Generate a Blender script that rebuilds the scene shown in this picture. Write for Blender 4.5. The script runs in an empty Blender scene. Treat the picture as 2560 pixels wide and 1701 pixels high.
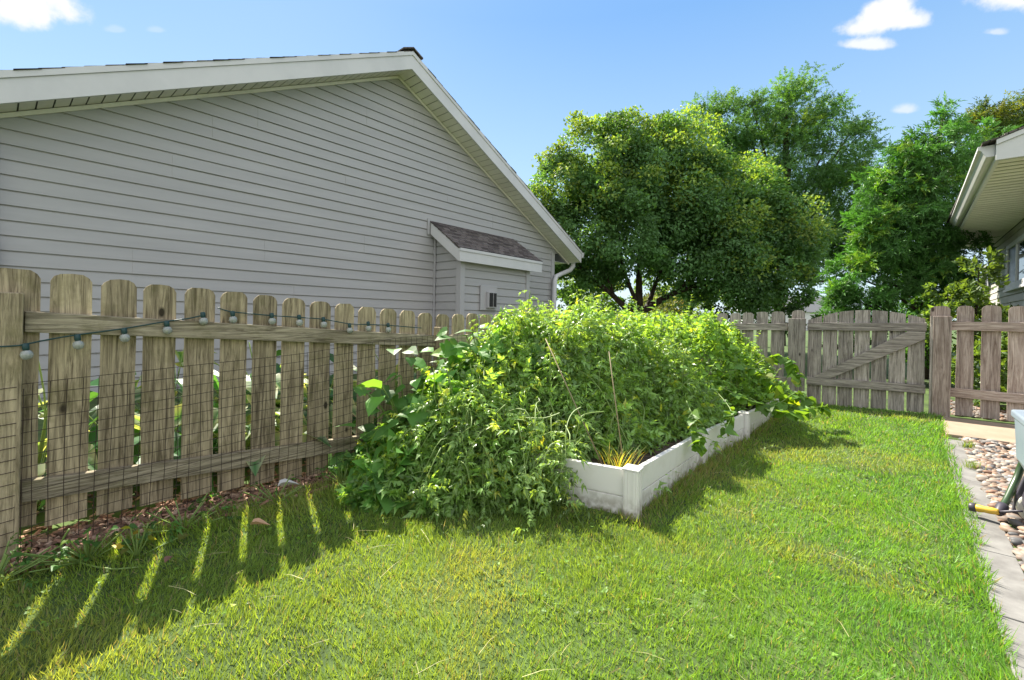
import bpy, math, random
import numpy as np
from mathutils import Vector, Matrix
R = math.radians
rng = np.random.default_rng(7)
random.seed(7)
SC = bpy.context.scene
COL = SC.collection

# ------------------------------------------------------------------ camera
AZ = R(40.8); CAMZ = 1.2
cd = bpy.data.cameras.new('camera'); cam = bpy.data.objects.new('camera', cd); COL.objects.link(cam)
cd.sensor_width = 36.0; cd.lens = 1125/2560*36; cd.shift_y = -57.5/2560; cd.clip_start = .05; cd.clip_end = 3000
cam.matrix_world = Matrix.Translation((0, 0, CAMZ)) @ Matrix.Rotation(AZ, 4, 'Z') @ Matrix.Rotation(R(90), 4, 'X') @ Matrix.Rotation(.02, 4, 'Z')
SC.camera = cam
# ------------------------------------------------------------------ sun, sky, exposure
SUN_EL = R(48.7); SUN = Vector((-.941*math.cos(SUN_EL), .339*math.cos(SUN_EL), math.sin(SUN_EL)))
sd = bpy.data.lights.new('sun', 'SUN'); sd.energy = 5.0; sd.angle = R(.5); sd.color = (1, .93, .80)
so = bpy.data.objects.new('sun', sd); COL.objects.link(so); so.rotation_euler = SUN.to_track_quat('Z', 'Y').to_euler()
w = bpy.data.worlds.new('World'); SC.world = w; w.use_nodes = True
wt = w.node_tree; wt.nodes.clear()
def wn(t, **k):
    n = wt.nodes.new(t)
    for a, b in k.items(): setattr(n, a, b)
    return n
sky = wn('ShaderNodeTexSky', sky_type='NISHITA', sun_disc=False, sun_elevation=SUN_EL,
         sun_rotation=math.atan2(SUN.x, SUN.y), altitude=200, air_density=1.0, dust_density=.6, ozone_density=2.2)
bg = wn('ShaderNodeBackground'); bg.inputs[1].default_value = .15
wo = wn('ShaderNodeOutputWorld')
tc = wn('ShaderNodeTexCoord')
# vertical colour balance of the clear sky, mixed with the Nishita sky
sep = wn('ShaderNodeSeparateXYZ'); wt.links.new(tc.outputs['Generated'], sep.inputs[0])
cr = wn('ShaderNodeValToRGB'); cr.color_ramp.elements[0].position = 0; cr.color_ramp.elements[1].position = .55
cr.color_ramp.elements[0].color = (1.42, 1.80, 2.12, 1); cr.color_ramp.elements[1].color = (.45, 1.0, 1.88, 1)
for p_, c_ in ((.12, (1.48, 1.86, 2.14)), (.28, (1.0, 1.52, 2.05))):
    e_ = cr.color_ramp.elements.new(p_); e_.color = (*c_, 1)
wt.links.new(sep.outputs[2], cr.inputs[0])
mx = wn('ShaderNodeMix', data_type='RGBA'); mx.inputs[0].default_value = .9; wt.links.new(sky.outputs[0], mx.inputs[6]); wt.links.new(cr.outputs[0], mx.inputs[7])
last = mx.outputs[2]
# unseen bright broken clouds added over and behind the viewer to raise ambient fill
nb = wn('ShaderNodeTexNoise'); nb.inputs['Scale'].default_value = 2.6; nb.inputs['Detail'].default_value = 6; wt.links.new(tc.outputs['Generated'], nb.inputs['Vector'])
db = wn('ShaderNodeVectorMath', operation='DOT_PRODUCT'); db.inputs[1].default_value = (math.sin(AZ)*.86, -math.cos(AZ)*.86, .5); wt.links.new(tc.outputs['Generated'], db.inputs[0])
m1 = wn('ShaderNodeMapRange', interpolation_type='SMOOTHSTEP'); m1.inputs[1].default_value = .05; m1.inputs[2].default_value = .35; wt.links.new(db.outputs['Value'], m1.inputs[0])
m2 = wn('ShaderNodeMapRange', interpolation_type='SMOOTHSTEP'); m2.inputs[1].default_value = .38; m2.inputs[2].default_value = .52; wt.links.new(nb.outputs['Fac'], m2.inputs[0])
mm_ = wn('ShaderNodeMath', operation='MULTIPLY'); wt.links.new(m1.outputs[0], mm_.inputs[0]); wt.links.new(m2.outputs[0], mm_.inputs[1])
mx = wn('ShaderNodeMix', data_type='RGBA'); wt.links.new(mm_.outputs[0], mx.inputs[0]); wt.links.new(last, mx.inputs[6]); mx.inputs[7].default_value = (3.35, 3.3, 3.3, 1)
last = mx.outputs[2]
nz = wn('ShaderNodeTexNoise'); nz.inputs['Scale'].default_value = 13; nz.inputs['Detail'].default_value = 7; nz.inputs['Roughness'].default_value = .6
wt.links.new(tc.outputs['Generated'], nz.inputs['Vector'])
for (cx, cy, cz, wx, wz, amt) in [(-.918, .005, .420, .072, .050, .95), (-.915, .02, .395, .030, .030, .9), (-.915, -.06, .43, .075, .045, .9), (-.028, .885, .470, .034, .030, .97), (-.058, .882, .462, .034, .020, .9), (.004, .893, .452, .034, .016, .9), (-.055, .897, .443, .036, .011, .85),
                                  (.115, .894, .437, .058, .026, .9), (-.001, .94, .34, .016, .010, .55), (.094, .907, .409, .012, .006, .5),
                                  (-.9, .118, .42, .012, .006, .2), (-.885, .163, .436, .014, .006, .2)]:
    L = math.sqrt(cx*cx+cy*cy+cz*cz); c = Vector((cx, cy, cz))/L
    side = Vector((.757, .653, .015)); side = (side-c*side.dot(c)).normalized(); up = side.cross(c).normalized()
    if up.z < 0: up = -up
    dx = wn('ShaderNodeVectorMath', operation='DOT_PRODUCT'); dx.inputs[1].default_value = side
    dy = wn('ShaderNodeVectorMath', operation='DOT_PRODUCT'); dy.inputs[1].default_value = up
    dc = wn('ShaderNodeVectorMath', operation='DOT_PRODUCT'); dc.inputs[1].default_value = c
    for n in (dx, dy, dc): wt.links.new(tc.outputs['Generated'], n.inputs[0])
    def M(op, a, b, c3=None):
        m = wn('ShaderNodeMath', operation=op)
        for i, v in enumerate((a, b, c3)):
            if v is None: continue
            if isinstance(v, (int, float)): m.inputs[i].default_value = v
            else: wt.links.new(v, m.inputs[i])
        return m.outputs[0]
    sx = M('MULTIPLY', dx.outputs['Value'], 1/wx)
    sy = M('MULTIPLY', M('SUBTRACT', dy.outputs['Value'], float(c.dot(up))), 1/wz)
    # flatter underside
    sy = M('MULTIPLY', sy, M('ADD', 1.0, M('MULTIPLY', M('LESS_THAN', sy, 0.0), .8)))
    rr = M('SQRT', M('ADD', M('MULTIPLY', sx, sx), M('MULTIPLY', sy, sy)), 0)
    v = M('ADD', rr, M('MULTIPLY', M('SUBTRACT', nz.outputs['Fac'], .5), -3.4))
    mr = wn('ShaderNodeMapRange', interpolation_type='SMOOTHSTEP'); mr.inputs[1].default_value = 1.25; mr.inputs[2].default_value = .35; mr.inputs[3].default_value = 0; mr.inputs[4].default_value = amt
    wt.links.new(v, mr.inputs[0])
    f = M('MULTIPLY', mr.outputs[0], M('GREATER_THAN', dc.outputs['Value'], .5))
    mx = wn('ShaderNodeMix', data_type='RGBA'); wt.links.new(f, mx.inputs[0]); wt.links.new(last, mx.inputs[6]); mx.inputs[7].default_value = (2.35, 2.35, 2.4, 1)
    last = mx.outputs[2]
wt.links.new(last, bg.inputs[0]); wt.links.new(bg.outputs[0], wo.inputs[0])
SC.view_settings.view_transform = 'Standard'; SC.view_settings.look = 'None'; SC.view_settings.gamma = 1; SC.view_settings.exposure = 1.6
SC.render.engine = 'CYCLES'
SC.cycles.max_bounces = 8; SC.cycles.transparent_max_bounces = 8; SC.cycles.transmission_bounces = 4

# ------------------------------------------------------------------ helpers
def tag(o, label=None, cat=None, group=None, kind=None):
    if label: o['label'] = label
    if cat: o['category'] = cat
    if group: o['group'] = group
    if kind: o['kind'] = kind
    return o
def thing(name, label, cat, loc=(0, 0, 0), group=None):
    o = bpy.data.objects.new(name, None); o.empty_display_size = .1; o.location = loc; COL.objects.link(o)
    return tag(o, label, cat, group)
def mesh_np(name, V, loops, sizes, mat, parent=None, colors=None, smooth=False):
    V = np.asarray(V, dtype=np.float32).reshape(-1, 3)
    ox = Vector((0, 0, 0)); pp = parent
    while pp is not None: ox = ox + pp.location; pp = pp.parent
    V = V-np.array(ox, dtype=np.float32)
    me = bpy.data.meshes.new(name)
    loops = np.asarray(loops, dtype=np.int32); sizes = np.asarray(sizes, dtype=np.int32)
    me.vertices.add(len(V)); me.vertices.foreach_set('co', V.ravel())
    me.loops.add(len(loops)); me.loops.foreach_set('vertex_index', loops)
    me.polygons.add(len(sizes)); me.polygons.foreach_set('loop_start', np.concatenate([[0], np.cumsum(sizes)[:-1]]).astype(np.int32))
    me.update(calc_edges=True)
    me.polygons.foreach_set('use_smooth', np.full(len(sizes), bool(smooth)))
    if colors is not None:
        a = me.color_attributes.new('col', 'FLOAT_COLOR', 'POINT')
        cc = np.ones((len(V), 4), dtype=np.float32); cc[:, :3] = colors; a.data.foreach_set('color', cc.ravel())
    me.materials.append(mat)
    o = bpy.data.objects.new(name, me); COL.objects.link(o)
    if parent is not None: o.parent = parent
    return o
class MB:
    def __init__(s): s.v = []; s.f = []
    def add(s, vs, fs):
        n = len(s.v); s.v += [tuple(map(float, q)) for q in vs]; s.f += [tuple(n+i for i in f) for f in fs]; return s
    def box(s, a, b):
        (x0, y0, z0), (x1, y1, z1) = a, b
        return s.add([(x0, y0, z0), (x1, y0, z0), (x1, y1, z0), (x0, y1, z0), (x0, y0, z1), (x1, y0, z1), (x1, y1, z1), (x0, y1, z1)],
                     [(0, 3, 2, 1), (4, 5, 6, 7), (0, 1, 5, 4), (1, 2, 6, 5), (2, 3, 7, 6), (3, 0, 4, 7)])
    def hexa(s, b, t):   # b,t: 4 bottom and 4 top points
        return s.add(list(b)+list(t), [(0, 3, 2, 1), (4, 5, 6, 7), (0, 1, 5, 4), (1, 2, 6, 5), (2, 3, 7, 6), (3, 0, 4, 7)])
    def bar(s, p, q, wdt, h, up=(0, 0, 1)):   # box beam from p to q
        p = Vector(p); q = Vector(q); d = (q-p).normalized(); sd_ = d.cross(Vector(up)).normalized(); u = sd_.cross(d)
        c = []
        for e in (p, q): c.append([e-sd_*wdt/2-u*h/2, e+sd_*wdt/2-u*h/2, e+sd_*wdt/2+u*h/2, e-sd_*wdt/2+u*h/2])
        return s.hexa(c[0], c[1])
    def extr(s, pts, d):  # polygon extruded by vector d
        n = len(pts); d = Vector(d); a = [Vector(p) for p in pts]; b = [p+d for p in a]
        return s.add(a+b, [tuple(range(n))[::-1], tuple(range(n, 2*n))]+[(i, (i+1) % n, n+(i+1) % n, n+i) for i in range(n)])
    def tube(s, pts, rad, k=6, cap=True):
        pts = [Vector(p) for p in pts]; n = len(pts)
        if not hasattr(rad, '__len__'): rad = [rad]*n
        base = len(s.v); prev = None
        for i, p in enumerate(pts):
            d = (pts[min(i+1, n-1)]-pts[max(i-1, 0)])
            d = d.normalized() if d.length > 1e-9 else Vector((0, 0, 1))
            if prev is None:
                a = d.cross(Vector((0, 0, 1)) if abs(d.z) < .9 else Vector((1, 0, 0))).normalized()
            else: a = (prev-d*prev.dot(d)); a = a.normalized() if a.length > 1e-6 else d.orthogonal().normalized()
            prev = a; b = d.cross(a)
            for j in range(k):
                t = 2*math.pi*j/k; q = p+(a*math.cos(t)+b*math.sin(t))*rad[i]; s.v.append(tuple(q))
        for i in range(n-1):
            for j in range(k):
                s.f.append((base+i*k+j, base+i*k+(j+1) % k, base+(i+1)*k+(j+1) % k, base+(i+1)*k+j))
        if cap: s.f.append(tuple(base+j for j in range(k))[::-1]); s.f.append(tuple(base+(n-1)*k+j for j in range(k)))
        return s
    def lathe(s, c, axis, prof, k=20):   # prof: (distance along axis, radius)
        axis = Vector(axis).normalized(); a = axis.orthogonal().normalized(); b = axis.cross(a); c = Vector(c); base = len(s.v)
        for (t, r) in prof:
            for j in range(k):
                th = 2*math.pi*j/k; s.v.append(tuple(c+axis*t+(a*math.cos(th)+b*math.sin(th))*max(r, 1e-4)))
        for i in range(len(prof)-1):
            for j in range(k): s.f.append((base+i*k+j, base+i*k+(j+1) % k, base+(i+1)*k+(j+1) % k, base+(i+1)*k+j))
        s.f.append(tuple(base+j for j in range(k))[::-1]); s.f.append(tuple(base+(len(prof)-1)*k+j for j in range(k)))
        return s
    def build(s, name, mat, parent=None, smooth=False, bevel=0):
        o = mesh_np(name, s.v, [i for f in s.f for i in f], [len(f) for f in s.f], mat, parent, smooth=smooth)
        if bevel:
            m = o.modifiers.new('bevel', 'BEVEL'); m.width = bevel; m.segments = 2; m.limit_method = 'ANGLE'
        return o
def ss(a, b, t):
    q = np.clip((np.asarray(t, float)-a)/(b-a), 0, 1); return q*q*(3-2*q)
_tab = rng.random((256, 256))
def vnoise(x, y):
    x = np.asarray(x, float); y = np.asarray(y, float)
    xi = np.floor(x).astype(int); yi = np.floor(y).astype(int); fx = x-xi; fy = y-yi; fx = fx*fx*(3-2*fx); fy = fy*fy*(3-2*fy)
    g = lambda a, b: _tab[a % 256, b % 256]
    return (g(xi, yi)*(1-fx)+g(xi+1, yi)*fx)*(1-fy)+(g(xi, yi+1)*(1-fx)+g(xi+1, yi+1)*fx)*fy
def fbm(x, y): return .55*vnoise(x, y)+.3*vnoise(2.1*x+9, 2.1*y+3)+.15*vnoise(4.3*x+1, 4.3*y+7)

# ------------------------------------------------------------------ materials
def mat(name, col=(.5, .5, .5), rough=.6, spec=.4, metal=0, trans=None):
    m = bpy.data.materials.new(name); m.use_nodes = True; t = m.node_tree; b = t.nodes['Principled BSDF']
    b.inputs['Base Color'].default_value = (*col, 1); b.inputs['Roughness'].default_value = rough; b.inputs['Metallic'].default_value = metal
    b.inputs['Specular IOR Level'].default_value = spec
    return m
def N(m, t, **k):
    n = m.node_tree.nodes.new(t)
    for a, b in k.items(): setattr(n, a, b)
    return n
def lk(m, a, b): m.node_tree.links.new(a, b)
def noisecol(m, c1, c2, scale=(1, 1, 1), ns=5, detail=5, lo=.35, hi=.65, bump=0, bdist=.01, rough=.6, coords='Object', distort=0):
    b = m.node_tree.nodes['Principled BSDF']
    tcn = N(m, 'ShaderNodeTexCoord'); mp = N(m, 'ShaderNodeMapping'); mp.inputs['Scale'].default_value = scale
    lk(m, tcn.outputs[coords], mp.inputs[0])
    n = N(m, 'ShaderNodeTexNoise'); n.inputs['Scale'].default_value = ns; n.inputs['Detail'].default_value = detail; n.inputs['Roughness'].default_value = rough; n.inputs['Distortion'].default_value = distort
    lk(m, mp.outputs[0], n.inputs['Vector'])
    r = N(m, 'ShaderNodeValToRGB'); r.color_ramp.elements[0].position = lo; r.color_ramp.elements[1].position = hi
    r.color_ramp.elements[0].color = (*c1, 1); r.color_ramp.elements[1].color = (*c2, 1)
    lk(m, n.outputs['Fac'], r.inputs[0]); lk(m, r.outputs[0], b.inputs['Base Color'])
    if bump:
        bp = N(m, 'ShaderNodeBump'); bp.inputs['Strength'].default_value = bump; bp.inputs['Distance'].default_value = bdist
        lk(m, n.outputs['Fac'], bp.inputs['Height']); lk(m, bp.outputs[0], b.inputs['Normal'])
    return n, r, mp
def mixin(m, src, colr, fac_out, mode='MIX'):
    mx = N(m, 'ShaderNodeMix', data_type='RGBA', blend_type=mode); lk(m, fac_out, mx.inputs[0]); lk(m, src, mx.inputs[6]); mx.inputs[7].default_value = (*colr, 1)
    lk(m, mx.outputs[2], m.node_tree.nodes['Principled BSDF'].inputs['Base Color']); return mx.outputs[2]
def ramp(m, src, lo, hi):
    r = N(m, 'ShaderNodeMapRange'); r.inputs[1].default_value = lo; r.inputs[2].default_value = hi; lk(m, src, r.inputs[0]); return r.outputs[0]
def wood(name, dark, light, moss, axis=2, mossamt=.5, warm=None):
    m = mat(name, rough=.85, spec=.2)
    sc = [46, 46, 46]; sc[axis] = 3.2
    n, r, mp = noisecol(m, dark, light, scale=sc, ns=1.0, detail=8, lo=.36, hi=.62, bump=.8, bdist=.006, rough=.72, distort=.9)
    oi = N(m, 'ShaderNodeObjectInfo')
    # every board gets its own stretch of grain
    ad = N(m, 'ShaderNodeVectorMath', operation='MULTIPLY_ADD'); tcn = [x for x in m.node_tree.nodes if x.type == 'TEX_COORD'][0]
    cb = N(m, 'ShaderNodeCombineXYZ'); [lk(m, oi.outputs['Random'], cb.inputs[i]) for i in range(3)]
    ad.inputs[1].default_value = (13, 7, 17); lk(m, cb.outputs[0], ad.inputs[0]); lk(m, tcn.outputs['Object'], ad.inputs[2]); lk(m, ad.outputs[0], mp.inputs[0])
    # stains
    n2 = N(m, 'ShaderNodeTexNoise'); n2.inputs['Scale'].default_value = 7; n2.inputs['Detail'].default_value = 6; n2.inputs['Roughness'].default_value = .65
    lk(m, ad.outputs[0], n2.inputs['Vector'])
    f = ramp(m, n2.outputs['Fac'], .52, .72); mm = N(m, 'ShaderNodeMath', operation='MULTIPLY'); lk(m, f, mm.inputs[0]); mm.inputs[1].default_value = mossamt
    c = mixin(m, r.outputs[0], moss, mm.outputs[0])
    # knots
    vo = N(m, 'ShaderNodeTexVoronoi'); ks = [3.2, 3.2, 3.2]; ks[axis] = 1.6
    mk = N(m, 'ShaderNodeMapping'); mk.inputs['Scale'].default_value = ks; lk(m, ad.outputs[0], mk.inputs[0]); lk(m, mk.outputs[0], vo.inputs['Vector']); vo.inputs['Scale'].default_value = 1.6
    kf = ramp(m, vo.outputs['Distance'], .085, .045); c = mixin(m, c, tuple(.35*x for x in dark), kf)
    # fine dark checks
    n3 = N(m, 'ShaderNodeTexNoise'); s3 = [120, 120, 120]; s3[axis] = 3.5; mp3 = N(m, 'ShaderNodeMapping'); mp3.inputs['Scale'].default_value = s3
    lk(m, ad.outputs[0], mp3.inputs[0]); lk(m, mp3.outputs[0], n3.inputs['Vector']); n3.inputs['Scale'].default_value = 1; n3.inputs['Detail'].default_value = 3
    f3 = ramp(m, n3.outputs['Fac'], .56, .72); m3 = N(m, 'ShaderNodeMath', operation='MULTIPLY'); lk(m, f3, m3.inputs[0]); m3.inputs[1].default_value = .7
    c = mixin(m, c, tuple(.45*x for x in dark), m3.outputs[0])
    hv = N(m, 'ShaderNodeHueSaturation'); vv = ramp(m, oi.outputs['Random'], 0, 1); vr = N(m, 'ShaderNodeMapRange'); lk(m, oi.outputs['Random'], vr.inputs[0]); vr.inputs[3].default_value = .78; vr.inputs[4].default_value = 1.18
    lk(m, vr.outputs[0], hv.inputs['Value']); lk(m, c, hv.inputs['Color']); lk(m, hv.outputs[0], m.node_tree.nodes['Principled BSDF'].inputs['Base Color'])
    return m
def leafmat(name, trans=.45, rough=.5, spec=.35, tcol=(1.5, 1.25, .35)):
    m = mat(name, rough=rough, spec=spec); t = m.node_tree; b = t.nodes['Principled BSDF']
    at = N(m, 'ShaderNodeAttribute', attribute_name='col'); lk(m, at.outputs['Color'], b.inputs['Base Color'])
    tr = N(m, 'ShaderNodeBsdfTranslucent'); mu = N(m, 'ShaderNodeVectorMath', operation='MULTIPLY'); mu.inputs[1].default_value = tcol
    lk(m, at.outputs['Color'], mu.inputs[0]); lk(m, mu.outputs[0], tr.inputs['Color'])
    ms = N(m, 'ShaderNodeMixShader'); ms.inputs[0].default_value = trans
    lk(m, b.outputs[0], ms.inputs[1]); lk(m, tr.outputs[0], ms.inputs[2]); lk(m, ms.outputs[0], t.nodes['Material Output'].inputs['Surface'])
    return m
M_siding = mat('vinyl_siding', rough=.5, spec=.35); noisecol(M_siding, (.372, .368, .368), (.425, .42, .42), scale=(1, .35, 3), ns=2.5, detail=6, lo=.3, hi=.7, bump=.06, bdist=.002)
M_sidingR = mat('vinyl_siding_tan', rough=.5, spec=.35); noisecol(M_sidingR, (.40, .38, .35), (.48, .46, .43), scale=(1, .35, 3), ns=2.5, detail=6, bump=.06, bdist=.002)
M_trim = mat('white_trim', rough=.4, spec=.4); noisecol(M_trim, (.54, .54, .545), (.64, .635, .64), ns=1.8, detail=6, lo=.25, hi=.6)
M_trimg = mat('grey_trim', (.42, .415, .42), .5)
M_soffit = mat('soffit_vinyl', rough=.5); noisecol(M_soffit, (.70, .67, .60), (.80, .77, .70), ns=2, detail=4)
M_dark = mat('dark_gap', (.03, .03, .03), .9)
M_lineg = mat('shadow_groove', (.16, .155, .15), .8)
M_shing = mat('asphalt_shingle', rough=.9, spec=.15)
def shingle(m):
    tcn = N(m, 'ShaderNodeTexCoord'); mp = N(m, 'ShaderNodeMapping'); lk(m, tcn.outputs['Object'], mp.inputs[0]); mp.inputs['Rotation'].default_value = (0, 0, R(90))
    br = N(m, 'ShaderNodeTexBrick'); lk(m, mp.outputs[0], br.inputs['Vector']); br.inputs['Scale'].default_value = 1; br.inputs['Brick Width'].default_value = .13; br.inputs['Row Height'].default_value = .062
    br.inputs['Mortar Size'].default_value = .004; br.inputs['Color1'].default_value = (.065, .055, .052, 1); br.inputs['Color2'].default_value = (.19, .165, .155, 1); br.inputs['Mortar'].default_value = (.02, .018, .018, 1); br.offset = .37
    n = N(m, 'ShaderNodeTexNoise'); n.inputs['Scale'].default_value = 260; mx = N(m, 'ShaderNodeMix', data_type='RGBA', blend_type='OVERLAY'); mx.inputs[0].default_value = .55
    lk(m, br.outputs[0], mx.inputs[6]); lk(m, n.outputs['Color'], mx.inputs[7]); lk(m, mx.outputs[2], m.node_tree.nodes['Principled BSDF'].inputs['Base Color'])
shingle(M_shing)
M_woodL = wood('weathered_fence_wood', (.135, .106, .065), (.51, .42, .275), (.15, .135, .055), 2, .55)
M_woodLr = wood('weathered_rail_wood', (.14, .115, .075), (.50, .43, .31), (.14, .13, .05), 1, .6)
M_woodB = wood('grey_gate_wood', (.13, .115, .10), (.43, .39, .35), (.16, .13, .10), 2, .4)
M_woodBr = wood('grey_rail_wood', (.13, .115, .10), (.43, .39, .35), (.17, .14, .11), 0, .4)
M_woodP = wood('pinkish_post_wood', (.19, .14, .115), (.47, .395, .345), (.15, .10, .08), 2, .35)
M_woodPr = wood('pinkish_rail_wood', (.18, .13, .105), (.45, .375, .325), (.15, .10, .08), 0, .35)
M_vinyl = mat('white_vinyl_bed', rough=.35, spec=.5); n_, r_, _ = noisecol(M_vinyl, (.52, .49, .45), (.70, .68, .66), ns=3, detail=8, lo=.2, hi=.5)
g_ = N(M_vinyl, 'ShaderNodeTexCoord'); sp_ = N(M_vinyl, 'ShaderNodeSeparateXYZ'); lk(M_vinyl, g_.outputs['Object'], sp_.inputs[0])
nd_ = N(M_vinyl, 'ShaderNodeTexNoise'); nd_.inputs['Scale'].default_value = 22; nd_.inputs['Detail'].default_value = 8; lk(M_vinyl, g_.outputs['Object'], nd_.inputs['Vector'])
h_ = N(M_vinyl, 'ShaderNodeMapRange'); h_.inputs[1].default_value = .13; h_.inputs[2].default_value = -.01; lk(M_vinyl, sp_.outputs[2], h_.inputs[0])
k_ = N(M_vinyl, 'ShaderNodeMath', operation='MULTIPLY'); lk(M_vinyl, h_.outputs[0], k_.inputs[0]); lk(M_vinyl, ramp(M_vinyl, nd_.outputs['Fac'], .38, .62), k_.inputs[1])
mixin(M_vinyl, r_.outputs[0], (.20, .17, .11), k_.outputs[0])
M_wire = mat('rusty_wire', (.035, .022, .016), .7, .4)
M_cable = mat('green_cable', (.015, .05, .05), .5)
M_bulb = mat('frosted_bulb', (.55, .58, .56), .12, .8); M_bulb.node_tree.nodes['Principled BSDF'].inputs['Transmission Weight'].default_value = .55
M_stem = mat('green_stem', (.16, .24, .06), .5)
M_bark = mat('bark', rough=.95); noisecol(M_bark, (.018, .013, .009), (.075, .055, .04), scale=(6, 6, 1), ns=4, detail=8, bump=.8, bdist=.03)
M_cane = mat('bamboo_cane', (.26, .21, .12), .6)
M_tom = leafmat('tomato_leaf', .48, .33, .6)
M_broad = leafmat('broad_leaf', .55, .45, .35)
M_tree = leafmat('tree_leaf', .42, .55, .3, (1.35, 1.25, .3))
M_ever = leafmat('conifer_leaf', .30, .5, .4, (1.1, 1.3, .3))
M_grass = leafmat('grass_blade', .45, .5, .35, (1.65, 1.4, .42))
M_soil = mat('soil', rough=.95); noisecol(M_soil, (.025, .017, .011), (.09, .06, .04), ns=25, detail=8, bump=1, bdist=.02)
M_conc = mat('concrete', rough=.85, spec=.2); noisecol(M_conc, (.125, .12, .115), (.215, .21, .20), ns=9, detail=10, lo=.3, hi=.7, bump=.25, bdist=.004)
M_concT = mat('tan_concrete', rough=.85, spec=.2); noisecol(M_concT, (.24, .185, .135), (.31, .245, .185), ns=6, detail=10, lo=.3, hi=.7, bump=.2, bdist=.003)
M_stone = leafmat('river_stone', 0.0, .6, .3)
M_mulch = leafmat('wood_mulch', 0.0, .9, .1)
M_ground = mat('ground_soil', rough=.95)
n_, r_, _ = noisecol(M_ground, (.022, .040, .010), (.075, .125, .022), ns=3.5, detail=10, lo=.3, hi=.7, bump=.5, bdist=.02)
M_glass = mat('window_glass', (.03, .04, .05), .04, 1.0)
M_blind = mat('window_blind', (.045, .07, .13), .35, .6)
M_plast = mat('grey_blue_plastic', rough=.4, spec=.4); noisecol(M_plast, (.15, .19, .24), (.21, .25, .30), ns=3, detail=4)
M_plastd = mat('dark_plastic', (.045, .040, .055), .45, .4)
M_hose = mat('garden_hose', (.025, .055, .018), .35, .6)
M_brass = mat('yellow_nozzle', (.55, .34, .04), .35, .5)
M_disc = mat('pale_wheel_disc', (.62, .60, .52), .5)

# ------------------------------------------------------------------ ground
CP = np.array([(-2.85, 0, .16), (-2.85, 1, .15), (-2.85, 2.2, .10), (-2.85, 4.5, .12), (-2.85, 6.6, .19), (-1.9, 0, .12), (-1.9, 1.3, .12), (-1, 1, .12), (-.4, 2.5, .13), (-1.1, 2.3, .12), (-1.1, 3.6, .115), (-1.05, 4.6, .12),
               (-1, 5.6, .16), (-.9, 6.6, .21), (.24, 6.6, .26), (-.3, 5.6, .20), (.7, 6.6, .25), (1.6, 6.6, .25), (.3, 2, .12), (.33, 3.6, .16), (.33, 5, .17), (.35, 5.9, .22), (1.2, 3.5, .13), (1.2, 5, .17), (0, 0, .10), (-1, -3, .1), (2, 0, .12),
               (-5.7, 0, .12), (-5.7, 4, .12), (-5.7, 8, .2), (-3, -3, .15), (-1, 9, .18), (3, 9, .2), (-5, 12, .18)], float)
def GZ(x, y):
    x = np.asarray(x, float); y = np.asarray(y, float)
    d2 = (x[..., None]-CP[:, 0])**2+(y[..., None]-CP[:, 1])**2
    ww = np.exp(-d2/(2*.55**2))+1e-3/(1+d2)
    z = (ww*CP[:, 2]).sum(-1)/ww.sum(-1)
    return z
def gz(x, y): return float(GZ(np.array([x]), np.array([y]))[0])
def grid_sheet(name, xs, ys, zf, m):
    X, Y = np.meshgrid(xs, ys, indexing='ij'); Z = zf(X, Y); V = np.stack([X, Y, Z], -1).reshape(-1, 3)
    nx, ny = len(xs), len(ys); i, j = np.meshgrid(np.arange(nx-1), np.arange(ny-1), indexing='ij'); a = (i*ny+j).ravel()
    q = np.stack([a, a+ny, a+ny+1, a+1], -1)
    return mesh_np(name, V, q.ravel(), np.full(len(q), 4), m, smooth=True)
xs = np.concatenate([[-2500, -600, -150, -50, -25, -15], np.arange(-10, 5.01, .12), [8, 15, 30, 60, 200, 800, 2500]])
ys = np.concatenate([[-800, -100, -20, -8], np.arange(-4, 10.01, .12), [12, 15, 20, 30, 50, 80, 200, 800, 2500]])
tag(grid_sheet('ground', xs, ys, GZ, M_ground), kind='structure')

# ------------------------------------------------------------------ neighbour's house (left)
WX = -5.7; CW = .127; Z0 = .28
PKY, PKZ = 3.9, 4.98; SL = .5
def rafter(y): return PKZ-SL*abs(y-PKY)      # top line of the rake fascia
house = thing('house', 'pale grey vinyl sided house with wide gable behind the picket fence', 'house', (WX, 4, 0))
def siding_mesh(mp, zlo, zhi, cw, yl, yr, seams=(), hole=None):
    b = MB(); z = zlo; k = 0
    while z < zhi-1e-6:
        z1 = min(z+cw, zhi)
        a0, a1 = yl(z), yr(z); c0, c1 = yl(z1-1e-4), yr(z1-1e-4)
        if a1-a0 > .03:
            segs = [(0, 1, 0)]
            s_ = [t for (kk, t) in seams if kk in (k, k+1)]
            if s_:
                cuts = sorted([t for t in s_ if a0 < t < a1]); ed = [a0]+cuts+[a1]; segs = []
                for i in range(len(ed)-1): segs.append(((ed[i]-a0)/(a1-a0), (ed[i+1]-a0)/(a1-a0), .004*(i % 2)))
            for (s0, s1, off) in segs:
                def bl(s): return a0+(a1-a0)*s
                def tl(s): return max(c0, min(c1, bl(s))) if 0 < s < 1 else (c0 if s == 0 else c1)
                zc = z1-.014
                P = [mp(bl(s0), .012+off, z), mp(bl(s1), .012+off, z), mp(tl(s1), .003+off, zc), mp(tl(s0), .003+off, zc), mp(bl(s0), -.008, z-.0005), mp(bl(s1), -.008, z-.0005),
                     mp(tl(s1), -.008, zc), mp(tl(s0), -.008, zc), mp(tl(s1), -.008, z1), mp(tl(s0), -.008, z1)]
                b.add(P, [(0, 1, 2, 3), (4, 5, 1, 0), (3, 2, 6, 7), (7, 6, 8, 9), (0, 3, 7, 4), (1, 5, 6, 2)])
        z = z1; k += 1
    return b
YL, YR = .0, 7.87
SOFZ = .26      # rake underside below the fascia top
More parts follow.
